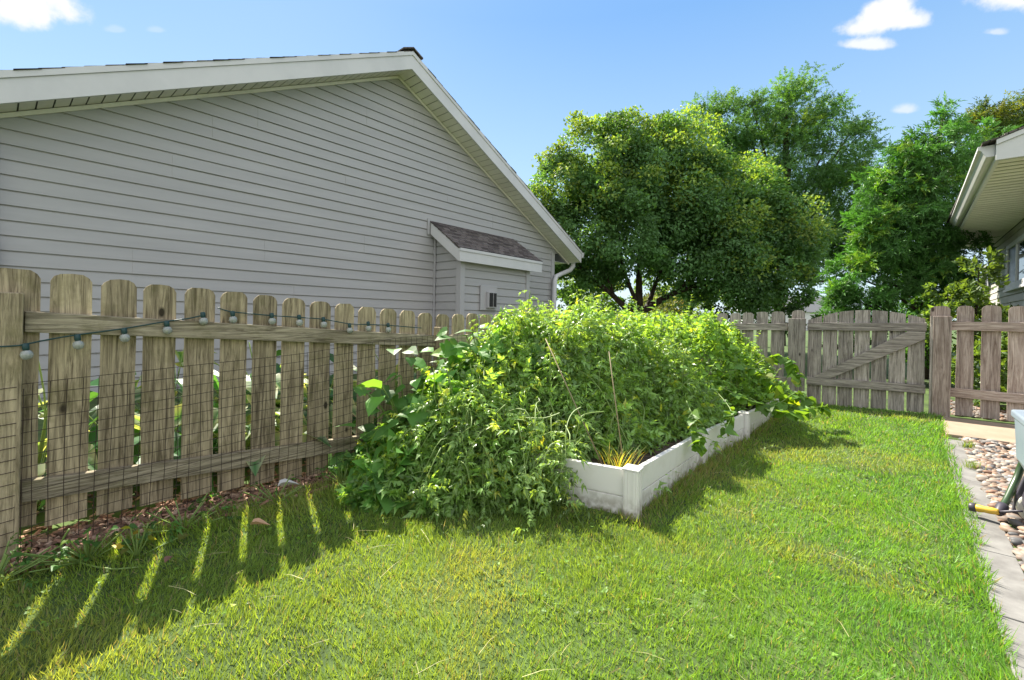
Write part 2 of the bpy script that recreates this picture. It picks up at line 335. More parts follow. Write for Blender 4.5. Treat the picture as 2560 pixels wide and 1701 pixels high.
def yl(z):
    y = PKY-(PKZ-SOFZ-z)/SL
    return max(y, YL) if z < 2.60 else max(y, -.55)
def yr(z):
    y = PKY+(PKZ-SOFZ-z)/SL
    return min(y, YR) if z < 2.60 else min(y, 8.35)
mpL = lambda y, o, z: (WX+o, y, z)
seams = [(23, 1.55), (22, 3.1), (27, 1.0), (17, 5.3), (13, 2.1), (9, 2.45), (14, 4.4), (29, 3.4), (26, 4.9), (22, 4.9), (21, 6.0), (11, .9), (25, 2.0), (19, 1.2), (15, 3.4), (18, 6.9), (31, 4.2), (8, 3.5)]
siding_mesh(mpL, Z0, PKZ-SOFZ, CW, yl, yr, seams).build('wall', M_siding, house)
MB().box((WX-.03, -.5, .1), (WX-.012, 8.0, 2.6)).extr([(WX-.03, -.65, 2.6), (WX-.03, 8.45, 2.6), (WX-.03, PKY, PKZ-.2)], (.018, 0, 0)).build('sheathing', M_trimg, house)
MB().box((WX-8, YL+.02, 0), (WX-.04, YR-.02, 2.62)).box((WX-.035, YL+.02, 0), (WX+.0, YR-.02, Z0-.002)).build('foundation', M_conc, house)
MB().box((WX-.06, YR-.03, .25), (WX+.028, YR+.075, 2.6)).build('corner_board', M_trimg, house)
MB().box((WX-.06, YL-.06, .25), (WX+.028, YL+.025, 2.6)).build('corner_board', M_trimg, house)
# side wall of the right eave (return underside) and walls
XO = -5.35    # rake plane
def rake(side):
    b = MB(); s = side
    y0 = PKY; y1 = PKY+s*4.6
    T = lambda y: PKZ-SL*abs(y-PKY)
    # main board, then crown strip standing proud
    b.extr([(XO, y0, T(y0)-.06), (XO, y1, T(y1)-.06), (XO, y1, T(y1)-.255), (XO, y0, T(y0)-.255)], (-.03, 0, 0))
    b.extr([(XO+.012, y0, T(y0)), (XO+.012, y1, T(y1)), (XO+.012, y1, T(y1)-.058), (XO+.012, y0, T(y0)-.058)], (-.04, 0, 0))
    return b
for s in (-1, 1):
    rake(s).build('rake_fascia', M_trim, house)
    b = MB(); L = 4.6
    y = .0
    while y < L:                                            # soffit panels along the rake
        ya, yb = PKY+s*y, PKY+s*min(y+.094, L)
        za, zb = PKZ-SL*y-.235, PKZ-SL*min(y+.094, L)-.235
        b.extr([(XO-.03, ya, za), (XO-.03, yb, zb), (WX+.0, yb, zb), (WX+.0, ya, za)], (0, 0, .006)); y += .105
    b.build('soffit', M_soffit, house)
    MB().extr([(XO-.031, PKY, PKZ-.222), (XO-.031, PKY+s*L, PKZ-SL*L-.222), (WX-.02, PKY+s*L, PKZ-SL*L-.222), (WX-.02, PKY, PKZ-.222)], (0, 0, .004)).build('soffit_backing', M_lineg, house)
    b = MB()                                                # J channel where wall meets soffit
    b.bar((WX+.022, PKY, PKZ-.262), (WX+.022, PKY+s*L, PKZ-SL*L-.262), .02, .035); b.build('channel', M_soffit, house)
    b = MB(); x0 = WX-8; n = 34                              # shingle courses, each tilted a little
    for k in range(n):
        d0 = k*L/n; d1 = (k+1)*L/n+.02
        za, zb = PKZ-.002-SL*d0, PKZ+.002-SL*d1
        j = random.uniform(-.008, .008)
        b.hexa([(x0, PKY+s*d0, za-.006), (XO+.016+j, PKY+s*d0, za-.006), (XO+.016+j, PKY+s*d1, zb-.008), (x0, PKY+s*d1, zb-.008)],
               [(x0, PKY+s*d0, za+.001), (XO+.016+j, PKY+s*d0, za+.001), (XO+.016+j, PKY+s*d1, zb+.004), (x0, PKY+s*d1, zb+.004)])
    b.build('roof', M_shing, house)
MB().hexa([(WX-8, PKY-.17, PKZ-.05), (XO+.03, PKY-.17, PKZ-.05), (XO+.03, PKY, PKZ+.03), (WX-8, PKY, PKZ+.03)], [(WX-8, PKY-.17, PKZ-.03), (XO+.03, PKY-.17, PKZ-.03), (XO+.03, PKY, PKZ+.05), (WX-8, PKY, PKZ+.05)]) \
    .hexa([(WX-8, PKY, PKZ+.03), (XO+.03, PKY, PKZ+.03), (XO+.03, PKY+.17, PKZ-.05), (WX-8, PKY+.17, PKZ-.05)], [(WX-8, PKY, PKZ+.05), (XO+.03, PKY, PKZ+.05), (XO+.03, PKY+.17, PKZ-.03), (WX-8, PKY+.17, PKZ-.03)]).build('ridge_cap', M_shing, house)
# eaves with gutters running away
for s in (-1, 1):
    ye = PKY+s*4.6; ze = PKZ-SL*4.6
    MB().box((WX-8, min(ye, ye+s*.02), ze-.24), (XO-.035, max(ye, ye+s*.02), ze-.02)).box((WX-8, min(ye, ye-s*.75), ze-.250), (WX-.035, max(ye, ye-s*.75), ze-.242)).build('eave', M_trim, house)
    g0, g1 = sorted((ye+s*.022, ye+s*.13))
    MB().extr([(XO, ye+s*.022, ze-.14), (XO, ye+s*.09, ze-.14), (XO, ye+s*.13, ze-.02), (XO, ye+s*.022, ze-.02)], (-6, 0, 0)).build('gutter', M_trim, house, bevel=.008)
ds = MB(); pts = [(-5.62, 8.60, 2.46), (-5.62, 8.58, 2.37), (-5.62, 8.46, 2.27), (-5.62, 8.15, 2.17), (-5.61, 7.93, 2.09), (-5.60, 7.86, 1.99), (-5.60, 7.85, 1.6), (-5.60, 7.85, .25)]
ds.tube(pts, .05, 10); ds.build('downspout', M_trim, house, smooth=True)
ds = MB(); ds.tube([(-5.62, -.045, 2.5), (-5.62, -.045, 1.85), (-5.60, -.012, 1.70), (-5.60, -.012, .25)], .04, 8); ds.build('downspout', M_trim, house, smooth=True)
# chimney bump-out
CX = -5.09; CY0, CY1 = 4.68, 6.30
bw = MB()
b1 = siding_mesh(lambda y, o, z: (CX+o, y, z), Z0, 2.19, CW, lambda z: CY0+.05, lambda z: CY1-.05); b1.build('bump_out_wall', M_siding, house)
b2 = siding_mesh(lambda x, o, z: (x, CY0-o, z), Z0, 2.5, CW, lambda z: WX+.02, lambda z: min(CX-.03, CX-(z-2.17)/.86) if z > 2.1 else CX-.03); b2.build('bump_out_wall', M_siding, house)
MB().box((WX+.02, CY0+.02, .1), (CX-.012, CY1-.02, 2.14)).build('bump_out_core', M_trimg, house)
MB().box((CX-.07, CY0-.03, .25), (CX+.03, CY0+.06, 2.16)).build('corner_board', M_trimg, house)
MB().box((CX-.07, CY1-.06, .25), (CX+.03, CY1+.03, 2.16)).build('corner_board', M_trimg, house)
MB().box((WX+.015, CY0-.045, .25), (WX+.04, CY0-.022, 2.5)).build('corner_board', M_trimg, house)
# small shed roof
fx, ry0, ry1 = -4.97, 4.54, 6.56; zt, zf = 2.70, 2.22; sx = WX+.02
br_ = MB(); nC = 7
for k in range(nC):
    t0, t1 = k/nC, (k+1)/nC+.02
    xa, xb = sx+(fx-sx)*t0, sx+(fx-sx)*min(t1, 1.03); za, zb = zt+(zf-zt)*t0+.004, zt+(zf-zt)*min(t1, 1.03)+.016
    br_.hexa([(xa, ry0-.01, za-.02), (xb, ry0-.01, zb-.02), (xb, ry1+.01, zb-.02), (xa, ry1+.01, za-.02)], [(xa, ry0-.01, za), (xb, ry0-.01, zb), (xb, ry1+.01, zb), (xa, ry1+.01, za)])
br_.build('bump_out_roof', M_shing, house)
MB().box((fx-.02, ry0, zf-.20), (fx+.005, ry1, zf-.05)).box((fx-.02, ry0-.003, zf-.048), (fx+.017, ry1+.003, zf-.004)).build('fascia', M_trim, house)
for yy in (ry0, ry1-.02):
    MB().extr([(sx+.02, yy, zt-.02), (fx-.022, yy, zf-.02), (fx-.022, yy, zf-.20), (sx+.02, yy, zt-.21)], (0, .02, 0)).build('fascia', M_trim, house)
MB().extr([(sx+.02, ry0+.021, zt-.20), (fx-.025, ry0+.021, zf-.19), (fx-.025, ry1-.022, zf-.19), (sx+.02, ry1-.022, zt-.20)], (0, 0, .006)).build('soffit', M_soffit, house)
MB().box((sx-.004, ry0-.05, zt-.22), (sx+.016, ry0-.012, zt+.03)).build('flashing', M_trimg, house)
# direct vent in the bump-out
v = MB(); v.box((CX+.017, 5.08, 1.30), (CX+.045, 5.46, 1.70)); v.build('vent_block', M_trimg, house, bevel=.004)
v = MB(); v.box((CX+.046, 5.20, 1.34), (CX+.10, 5.40, 1.60)); v.build('vent_hood', M_trimg, house, bevel=.005)
v = MB(); v.box((CX+.1005, 5.22, 1.36), (CX+.108, 5.30, 1.58)); v.box((CX+.1005, 5.32, 1.36), (CX+.108, 5.38, 1.58)); v.build('vent_grille', M_dark, house)
v = MB(); v.box((WX+.018, 2.38, 1.02), (WX+.05, 2.64, 1.27)); v.build('outlet_block', M_trimg, house, bevel=.004)

# the house stands a little farther off and is larger than the unit dimensions above
house.scale = (1.3, 1.3, 1.3); house.location = (-7.41, 5.2, -.36)
# ------------------------------------------------------------------ fences
def picket(mat_, parent, p0, wv, zb, zt, nv, th=.013, ear=.031, lean=0., archz=None):
    """p0: left bottom corner on the face plane, wv: width vector, nv: thickness vector (away)"""
    p0 = Vector(p0); wv = Vector(wv); nv = Vector(nv).normalized()*th; W = wv.length; u = wv/W
    ln = u*lean
    z = Vector((0, 0, 1))
    H_ = zt-zb
    base = Vector((p0.x, p0.y, zb))
    e = ear; j = lambda: random.uniform(-.003, .003)
    if archz:
        top = [(W, archz[1]-zb), (W/2, (archz[0]+archz[1])/2-zb+.002), (0, archz[0]-zb)]
    else:
        top = [(W, H_-e*1.1+j()), (W-e*.35, H_-e*.45+j()), (W-e, H_+j()), (W*.5, H_+.002), (e, H_+j()), (e*.35, H_-e*.45+j()), (0, H_-e*1.1+j())]
    nseg = 5; pts = []
    wob = [random.uniform(-.0022, .0022) for _ in range(nseg+1)]
    for i in range(nseg+1): pts.append((0+wob[i], top[-1][1]*(1-i/nseg)) if i else None)
    poly = [(0, 0), (W, 0)]
    for i in range(1, nseg): poly.append((W+wob[i], top[0][1]*i/nseg))
    poly += top
    for i in range(nseg-1, 0, -1): poly.append((wob[nseg-i], top[-1][1]*i/nseg))
    P = [base+u*a+z*h+ln*(h/H_) for a, h in poly]
    b = MB(); b.extr(P, nv)
    return b.build('picket', mat_, parent)
FX = -2.85
def fz_top(y): return np.interp(y, [0, 2.37, 2.9, 6.6], [1.365, 1.212, 1.222, 1.27])
left = thing('picket_fence', 'long weathered yellow-brown picket fence with mossy rails in front of the neighbouring house', 'fence', (FX, 2.3, .1))
EDG = [(-.075, .144), (.167, .307), (.336, .470), (.497, .634), (.666, .808), (.834, .971), (1.001, 1.135), (1.163, 1.302)]
y = 1.330
while y < 6.45:
    EDG.append((y, y+.139)); y += .138+random.uniform(.030, .037)
EDG = [(-.58, -.44), (-.41, -.27), (-.245, -.105)]+EDG
for i, (a, b_) in enumerate(EDG):
    zt_ = float(fz_top((a+b_)/2)); zb_ = max(zt_-1.12, gz(FX, a)+.02)
    picket(M_woodL, left, (FX-.002, a+.002, 0), (0, b_-a-.004, 0), zb_+random.uniform(-.01, .01), zt_+random.uniform(-.005, .005), (-1, 0, 0), lean=random.uniform(-.004, .004))
def railL(y0, y1, off, nm='rail'):
    z0, z1 = fz_top(y0)-off, fz_top(y1)-off
    MB().hexa([(FX, y0, z0-.045), (FX+.038, y0, z0-.045), (FX+.038, y1, z1-.045), (FX, y1, z1-.045)], [(FX, y0, z0+.045), (FX+.038, y0, z0+.045), (FX+.038, y1, z1+.045), (FX, y1, z1+.045)]).build(nm, M_woodLr, left, bevel=.004)
M_nail = mat('nail_head', (.05, .035, .03), .6, .5)
PY = [-.0, 2.38, 4.78]
for (a, b_) in ((-.8, -.045), (.095, 2.33), (2.43, 4.72), (4.83, 6.55)):
    railL(a, b_, .22); railL(a, b_, .945)
for p in PY:
    MB().box((FX+.001, p-.045 if p else -.0+.0, 0), (FX+.075, p+.045 if p else .09, float(fz_top(p))-.105)).build('post', M_woodL, left, bevel=.005)
# back fence, left of the gate
BY = 6.6
def bz(x): return np.interp(x, [-2.85, -1.0, .25, 1.5], [1.255, 1.352, 1.395, 1.41])
back = thing('picket_fence', 'grey-brown picket fence section between the vegetable bed and the gate', 'fence', (-1.6, BY, .15))
x = -2.80; edges = []
PXE = [(-1.93, -1.80), (-1.762, -1.632), (-1.603, -1.47), (-1.436, -1.305), (-1.262, -1.115)]
while x < -2.0: edges.append((x, x+.132)); x += .162
for (a, b_) in edges+PXE+[(-1.04, -.90)]:
    zt_ = float(bz((a+b_)/2)); picket(M_woodB, back, (a, BY+.002, 0), (b_-a, 0, 0), zt_-1.13, zt_+random.uniform(-.006, .006), (0, 1, 0), lean=random.uniform(-.004, .004))
def railB(parent, x0, x1, z0, z1, m, y0=BY, th=.036, h=.092):
    MB().hexa([(x0, y0-th, z0-h/2), (x1, y0-th, z1-h/2), (x1, y0, z1-h/2), (x0, y0, z0-h/2)], [(x0, y0-th, z0+h/2), (x1, y0-th, z1+h/2), (x1, y0, z1+h/2), (x0, y0, z0+h/2)]).build('rail', m, parent, bevel=.004)
railB(back, -2.80, -1.075, 1.10, 1.145, M_woodBr); railB(back, -2.80, -1.075, .42, .465, M_woodBr)
MB().box((-1.06, BY-.088, .1), (-.885, BY-.001, 1.252)).build('post', M_woodB, back, bevel=.006)
# the gate
gate = thing('gate', 'weathered wooden gate with arched top and diagonal brace', 'gate', (-.3, BY, .25))
gx = [(-.862, -.745), (-.733, -.612), (-.602, -.467), (-.452, -.318), (-.300, -.163), (-.146, -.012), (.012, .215)]
gx = [(-.862, -.722), (-.708, -.568), (-.556, -.416), (-.402, -.262), (-.246, -.110), (-.092, .045), (.064, .205)]
arch = lambda x: 1.362-.42*(x+.30)**2*.85-.012*(x < -.6)
for (a, b_) in gx:
    zb_ = .205+.05*(a+.86); picket(M_woodB, gate, (a, BY+.002, 0), (b_-a, 0, 0), zb_, arch(a), (0, 1, 0), archz=(arch(a), arch(b_)))
railB(gate, -.865, .215, 1.157, 1.180, M_woodBr); railB(gate, -.865, .215, .492, .510, M_woodBr)
b = MB(); p, q = Vector((-.76, BY-.019, .562)), Vector((.15, BY-.019, 1.105)); dd = (q-p).normalized(); un = Vector((-dd.z, 0, dd.x))*.045
P = [Vector((-.80, 0, .541)), Vector((-.62, 0, .545)), Vector((.205, 0, 1.05)), Vector((.205, 0, 1.130)), Vector((.06, 0, 1.130))]
b.extr([(v_.x, BY-.036, v_.z) for v_ in P], (0, .035, 0)); b.build('brace', M_woodBr, gate, bevel=.003)
for zz in (): MB().box((-.885, BY-.045, zz-.02), (-.72, BY-.037, zz+.02)).build('hinge', M_dark, gate)
# right section
right = thing('picket_fence', 'pinkish brown picket fence section right of the gate', 'fence', (1, BY, .25))
MB().box((.262, BY-.09, .15), (.405, BY-.001, 1.30)).build('post', M_woodP, right, bevel=.006)
MB().box((.242, BY-.075, .15), (.2605, BY-.02, 1.30)).build('trim_strip', M_woodB, right)
x = .445; rp = [(.245, .400)]
for (a, b_) in [(.447, .575), (.628, .765), (.815, .955)]: rp.append((a, b_))
x = 1.0
while x < 2.9: rp.append((x, x+.14)); x += .185
for (a, b_) in rp:
    zt_ = 1.408; picket(M_woodP, right, (a, BY+.002, 0), (b_-a, 0, 0), .272, zt_+random.uniform(-.004, .004), (0, 1, 0), lean=random.uniform(-.003, .003))
railB(right, .407, 3.0, 1.20, 1.20, M_woodPr); railB(right, .407, 3.0, .505, .49, M_woodPr)

# wire mesh fixed along the left fence
wm = thing('wire_mesh', 'rusty welded wire mesh standing against the left picket fence', 'wire mesh', (-2.785, 1, .1))
def mesh_top(y): return float(np.interp(y, [-.3, .03, .4, .84, 1.3, 1.98, 2.6], [.87, .87, .893, .923, .956, 1.03, 1.05]))
b = MB(); ph = [random.uniform(0, 6) for _ in range(20)]
wav = lambda y, z: -2.788+.009*math.sin(3.1*y+ph[0])+.006*math.sin(9*y+4*z)+.004*math.sin(7*z+ph[1])
yy = -.28; ny = 0
while yy < 2.6:
    zt_ = mesh_top(yy); zb_ = gz(-2.79, yy)-.01; pts = [(wav(yy, z), yy+.004*math.sin(5*z+yy*9)+.010*(z-.5)*math.sin(2*yy), z) for z in np.linspace(zb_, zt_, 9)]
    b.tube(pts, .0014, 4, False); yy += .0505; ny += 1
for r_ in range(18):
    pts = []
    for yy in np.arange(-.28, 2.6, .06):
        z = mesh_top(yy)-.0505*r_+.003*math.sin(4*yy+r_)
        if z > gz(-2.79, yy): pts.append((wav(yy, z)+.0015, yy, z))
    if len(pts) > 2: b.tube(pts, .0014, 4, False)
b.build('wire_panel', M_wire, wm)
b = MB()
for k in range(5): b.tube([(-2.765+.006*math.sin(z*6+k), -.25+.0505*k*1.7, z) for z in np.linspace(.12, .86, 9)], .0014, 4, False)
for k in range(15): b.tube([(-2.763, -.28, .86-.05*k), (-2.768, .0, .862-.05*k), (-2.772, .075, .868-.05*k)], .0014, 4, False)
b.build('wire_panel', M_wire, wm)

# string lights
def smooth_path(P, n=6):
    P = [Vector(p) for p in P]; out = []
    for i in range(len(P)-1):
        p0 = P[max(i-1, 0)]; p1 = P[i]; p2 = P[i+1]; p3 = P[min(i+2, len(P)-1)]
        for k in range(n):
            t = k/n; out.append(.5*((2*p1)+(p2-p0)*t+(2*p0-5*p1+4*p2-p3)*t*t+(3*p1-p0-3*p2+p3)*t**3))
    out.append(P[-1]); return out
def lights(label, cab, bulbs):
    t = thing('string_light', label, 'string light', cab[0], 'string lights on the left fence')
    MB().tube(smooth_path(cab), .0034, 5).build('cable', M_cable, t, smooth=True)
    for (yv, zv, x_) in bulbs:
        MB().lathe((x_, yv, zv+.004), (0, .1, -1), [(0, .005), (.003, .0115), (.026, .0115), (.030, .009)], 12).build('socket', M_cable, t, smooth=True)
        MB().lathe((x_, yv+.003, zv-.026), (0, .1, -1), [(0, .010), (.006, .0175), (.018, .021), (.030, .018), (.038, .009), (.040, .001)], 14).build('bulb', M_bulb, t, smooth=True)
lights('string light strand swagging up from the post across the left fence boards', [(-2.76, -.35, 1.03), (-2.765, .027, 1.038), (-2.765, .096, 1.046), (-2.79, .164, 1.062), (-2.80, .251, 1.08), (-2.80, .415, 1.108), (-2.80, .579, 1.143), (-2.80, .667, 1.158), (-2.803, .735, 1.176)],
       [(.096, 1.046, -2.765), (.255, 1.08, -2.80), (.415, 1.108, -2.80), (.579, 1.143, -2.80), (.735, 1.19, -2.803)])
lights('string light strand lying along the top rail farther down the left fence', [(-2.845, .815, 1.218), (-2.83, .875, 1.199), (-2.825, .992, 1.188), (-2.82, 1.076, 1.181), (-2.82, 1.236, 1.172), (-2.82, 1.396, 1.162), (-2.805, 1.574, 1.133), (-2.81, 1.712, 1.128), (-2.82, 1.883, 1.122), (-2.83, 2.2, 1.10)],
       [(.880, 1.199, -2.82), (1.085, 1.192, -2.815), (1.245, 1.184, -2.815), (1.40, 1.172, -2.815), (1.574, 1.133, -2.80), (1.72, 1.145, -2.81), (1.885, 1.135, -2.815)])

# ------------------------------------------------------------------ raised bed
BR = [(-1.095, 2.305), (-1.125, 3.50), (-1.075, 4.54), (-1.03, 5.62)]
BL = [(-2.42, 2.02), (-2.44, 3.4), (-2.42, 4.5), (-2.40, 5.66)]
BT = [.375, .36, .352, .345]
bed = thing('raised_bed', 'long white vinyl raised garden bed filled with vegetable plants', 'raised bed', (-1.75, 3.9, .12))
def plank(p, q, zt0, zt1, zb0, zb1, nm='side_panel'):
    p = Vector((*p, 0)); q = Vector((*q, 0)); d = (q-p).normalized(); nrm = Vector((d.y, -d.x, 0)); p = p+d*.04; q = q-d*.04
    b = MB()
    for f0, f1, off in ((0, .485, .0), (.50, 1, .0)):
        z = lambda a, bb, f: a+(bb-a)*f
        for o in (0,):
            A = [p+nrm*.012+Vector((0, 0, z(zb0, zt0, f0))), q+nrm*.012+Vector((0, 0, z(zb1, zt1, f0))), q-nrm*.018+Vector((0, 0, z(zb1, zt1, f0))), p-nrm*.018+Vector((0, 0, z(zb0, zt0, f0)))]
            B = [p+nrm*.012+Vector((0, 0, z(zb0, zt0, f1))), q+nrm*.012+Vector((0, 0, z(zb1, zt1, f1))), q-nrm*.018+Vector((0, 0, z(zb1, zt1, f1))), p-nrm*.018+Vector((0, 0, z(zb0, zt0, f1)))]
            b.hexa(A, B)
    bk = MB(); bk.hexa([p+nrm*.004+Vector((0, 0, zb0)), q+nrm*.004+Vector((0, 0, zb1)), q-nrm*.012+Vector((0, 0, zb1)), p-nrm*.012+Vector((0, 0, zb0))],
                       [p+nrm*.004+Vector((0, 0, zt0-.01)), q+nrm*.004+Vector((0, 0, zt1-.01)), q-nrm*.012+Vector((0, 0, zt1-.01)), p-nrm*.012+Vector((0, 0, zt0-.01))])
    b.v += []; n0 = len(b.v); b.v += bk.v; b.f += [tuple(n0+i for i in f) for f in bk.f]
    b.build(nm, M_vinyl, bed, bevel=.0035)
def bpost(p, zt_, ang=0):
    c = Vector((*p, 0)); b = MB(); g = gz(*p)-.03; r_ = .04
    e1 = Vector((math.cos(ang), math.sin(ang), 0)); e2 = Vector((-e1.y, e1.x, 0))
    sq = lambda r, z: [c-e1*r-e2*r+Vector((0, 0, z)), c+e1*r-e2*r+Vector((0, 0, z)), c+e1*r+e2*r+Vector((0, 0, z)), c-e1*r+e2*r+Vector((0, 0, z))]
    b.hexa(sq(r_, g), sq(r_, zt_)); po = b.build('post', M_vinyl, bed, bevel=.003)
    b = MB()
    for sx_ in (-1, 1):                                     # raised ribs down the post faces
        b.bar(c+e1*(sx_*.022)-e2*.0425+Vector((0, 0, g)), c+e1*(sx_*.022)-e2*.0425+Vector((0, 0, zt_-.005)), .014, .006, up=e2)
        b.bar(c+e1*.0425+e2*(sx_*.022)+Vector((0, 0, g)), c+e1*.0425+e2*(sx_*.022)+Vector((0, 0, zt_-.005)), .006, .014, up=e2)
    b.build('rib', M_vinyl, po)
    b = MB(); b.hexa(sq(.047, zt_+.0005), sq(.047, zt_+.007)); b.hexa(sq(.047, zt_+.0075), sq(.038, zt_+.012)); b.build('cap', M_vinyl, po, bevel=.002)
for i in range(4): bpost(BR[i], BT[i]+.008, R(8 if i == 0 else 0)); bpost(BL[i], BT[i]+.005)
for i in range(3):
    plank(BR[i], BR[i+1], BT[i], BT[i+1], gz(*BR[i])-.02, gz(*BR[i+1])-.02)
    plank(BL[i+1], BL[i], BT[i+1], BT[i], gz(*BL[i+1])-.02, gz(*BL[i])-.02)
plank(BL[0], BR[0], BT[0]-.01, BT[0], .08, .08); plank(BR[3], BL[3], BT[3], BT[3], .1, .1)
tag(MB().extr([(BR[0][0]-.03, BR[0][1]+.03, .24), (BR[1][0]-.03, BR[1][1], .24), (BR[2][0]-.03, BR[2][1], .24), (BR[3][0]-.03, BR[3][1]-.03, .24), (BL[3][0]+.03, BL[3][1]-.03, .24), (BL[0][0]+.03, BL[0][1]+.03, .24)], (0, 0, .065)).build('garden_soil', M_soil),
    'dark brown soil inside the white raised bed', 'soil', kind='stuff')

# ------------------------------------------------------------------ leaf machinery
def ovate(w=.36, fold=.10, droop=.15, heart=0., jag=0.):
    ys_ = [0, .18, .42, .68, 1.0]; ws = [0, .85, 1.0, .62, 0]
    v = []; L = []
    mid = [(0, y_, -droop*y_*y_) for y_ in ys_]
    v += mid                                   # 0..4
    for s in (-1, 1):
        for k in (1, 2, 3): v.append((s*w*ws[k]*(1+jag*(1 if k == 2 else -1)), ys_[k]-(heart if k == 1 else 0)-.04, fold*ws[k]-droop*ys_[k]**2))
    l, r = 5, 8
    f = [(0, 1, l), (1, 2, l+1, l), (2, 3, l+2, l+1), (3, 4, l+2), (0, r, 1), (1, r, r+1, 2), (2, r+1, r+2, 3), (3, r+2, 4)]
    cm = np.ones(len(v)); cm[:5] = 1.12
    return np.array(v, float), f, cm
def combine(items):
    V = []; Fc = []; C = []; n = 0
    for (v, f, c) in items: V.append(v); C.append(c); Fc += [tuple(n+i for i in q) for q in f]; n += len(v)
    return np.concatenate(V), Fc, np.concatenate(C)
def place2(t, pos, ang, sc, tilt=0.):
    v, f, c = t; v = v*sc; ca, sa = math.cos(ang), math.sin(ang)
    ct, st = math.cos(tilt), math.sin(tilt); v = np.stack([v[:, 0], v[:, 1]*ct+v[:, 2]*st*0, v[:, 2]-v[:, 1]*st], -1)
    v = np.stack([v[:, 0]*ca-v[:, 1]*sa, v[:, 0]*sa+v[:, 1]*ca, v[:, 2]], -1)+np.array(pos); return v, f, c
def compound(pairs=3, lw=.36, spread=58, ls=.36, droop=.35, jag=.1, seed=0, curl=.25):
    r_ = random.Random(seed); it = []
    D = lambda y: -droop*y*y
    rv = np.array([(-.008, 0, 0), (.008, 0, 0), (.006, .5, D(.5)), (-.006, .5, D(.5)), (.003, 1, D(1)), (-.003, 1, D(1))]); it.append((rv, [(0, 1, 2, 3), (3, 2, 4, 5)], np.full(6, 1.3)))
    for k in range(pairs):
        y_ = .28+.52*k/max(pairs-1, 1)
        for s in (-1, 1):
            it.append(place2(ovate(lw*r_.uniform(.8, 1.2), .16, curl+r_.uniform(-.2, .3), 0, jag), (0, y_, D(y_)), s*-R(spread+r_.uniform(-16, 16)), ls*(1.05-.25*k/max(pairs, 1))*r_.uniform(.65, 1.25), r_.uniform(-.5, .9)))
    it.append(place2(ovate(lw, .12, curl, 0, jag), (0, .86, D(.86)), r_.uniform(-.2, .2), ls*1.1, .5))
    return combine(it)
def scatter(t, P, T, Nn, S, C):
    tv, tf, tcm = t; P = np.asarray(P); n = len(P)
    T = T/np.linalg.norm(T, axis=1, keepdims=True); Nn = Nn-(Nn*T).sum(1, keepdims=True)*T
    Nn = Nn/np.maximum(np.linalg.norm(Nn, axis=1, keepdims=True), 1e-6); B = np.cross(T, Nn)
    S = np.asarray(S)[:, None, None]
    V = P[:, None, :]+S*(tv[None, :, 0:1]*B[:, None, :]+tv[None, :, 1:2]*T[:, None, :]+tv[None, :, 2:3]*Nn[:, None, :])
    k = len(tv); lo = np.array([i for f in tf for i in f]); sz = np.array([len(f) for f in tf])
    loops = (np.arange(n)[:, None]*k+lo[None, :]).ravel(); sizes = np.tile(sz, n)
    Cc = (C[:, None, :]*tcm[None, :, None])
    return V.reshape(-1, 3), loops, sizes, Cc.reshape(-1, 3)
def merge_build(name, parts, m, parent=None, smooth=False):
    Vs, Ls, Ss, Cs = [], [], [], []; off = 0
    for (V, l, s, c) in parts:
        if len(V) == 0: continue
        Vs.append(V); Ls.append(l+off); Ss.append(s); Cs.append(c); off += len(V)
    return mesh_np(name, np.concatenate(Vs), np.concatenate(Ls), np.concatenate(Ss), m, parent, np.clip(np.concatenate(Cs), 0, 1), smooth)
def rnd(n, s=1.): return rng.normal(0, s, (n, 3))
T_ov = ovate(.30, .12, .3); T_heart = ovate(.46, .08, .30, .10); T_long = ovate(.20, .10, .25)
T_dia = (np.array([(0, 0, 0), (.30, .5, .08), (0, 1, -.1), (-.30, .5, .08), ]), [(0, 1, 2), (0, 2, 3)], np.ones(4))
T_tom = [compound(3, .27, 55, .34, .45, .14, 1, .5), compound(4, .24, 50, .31, .75, .2, 2, .8), compound(3, .29, 62, .33, .3, .12, 3, .35)]
T_fern = compound(6, .20, 72, .20, .30, 0, 5, .1)

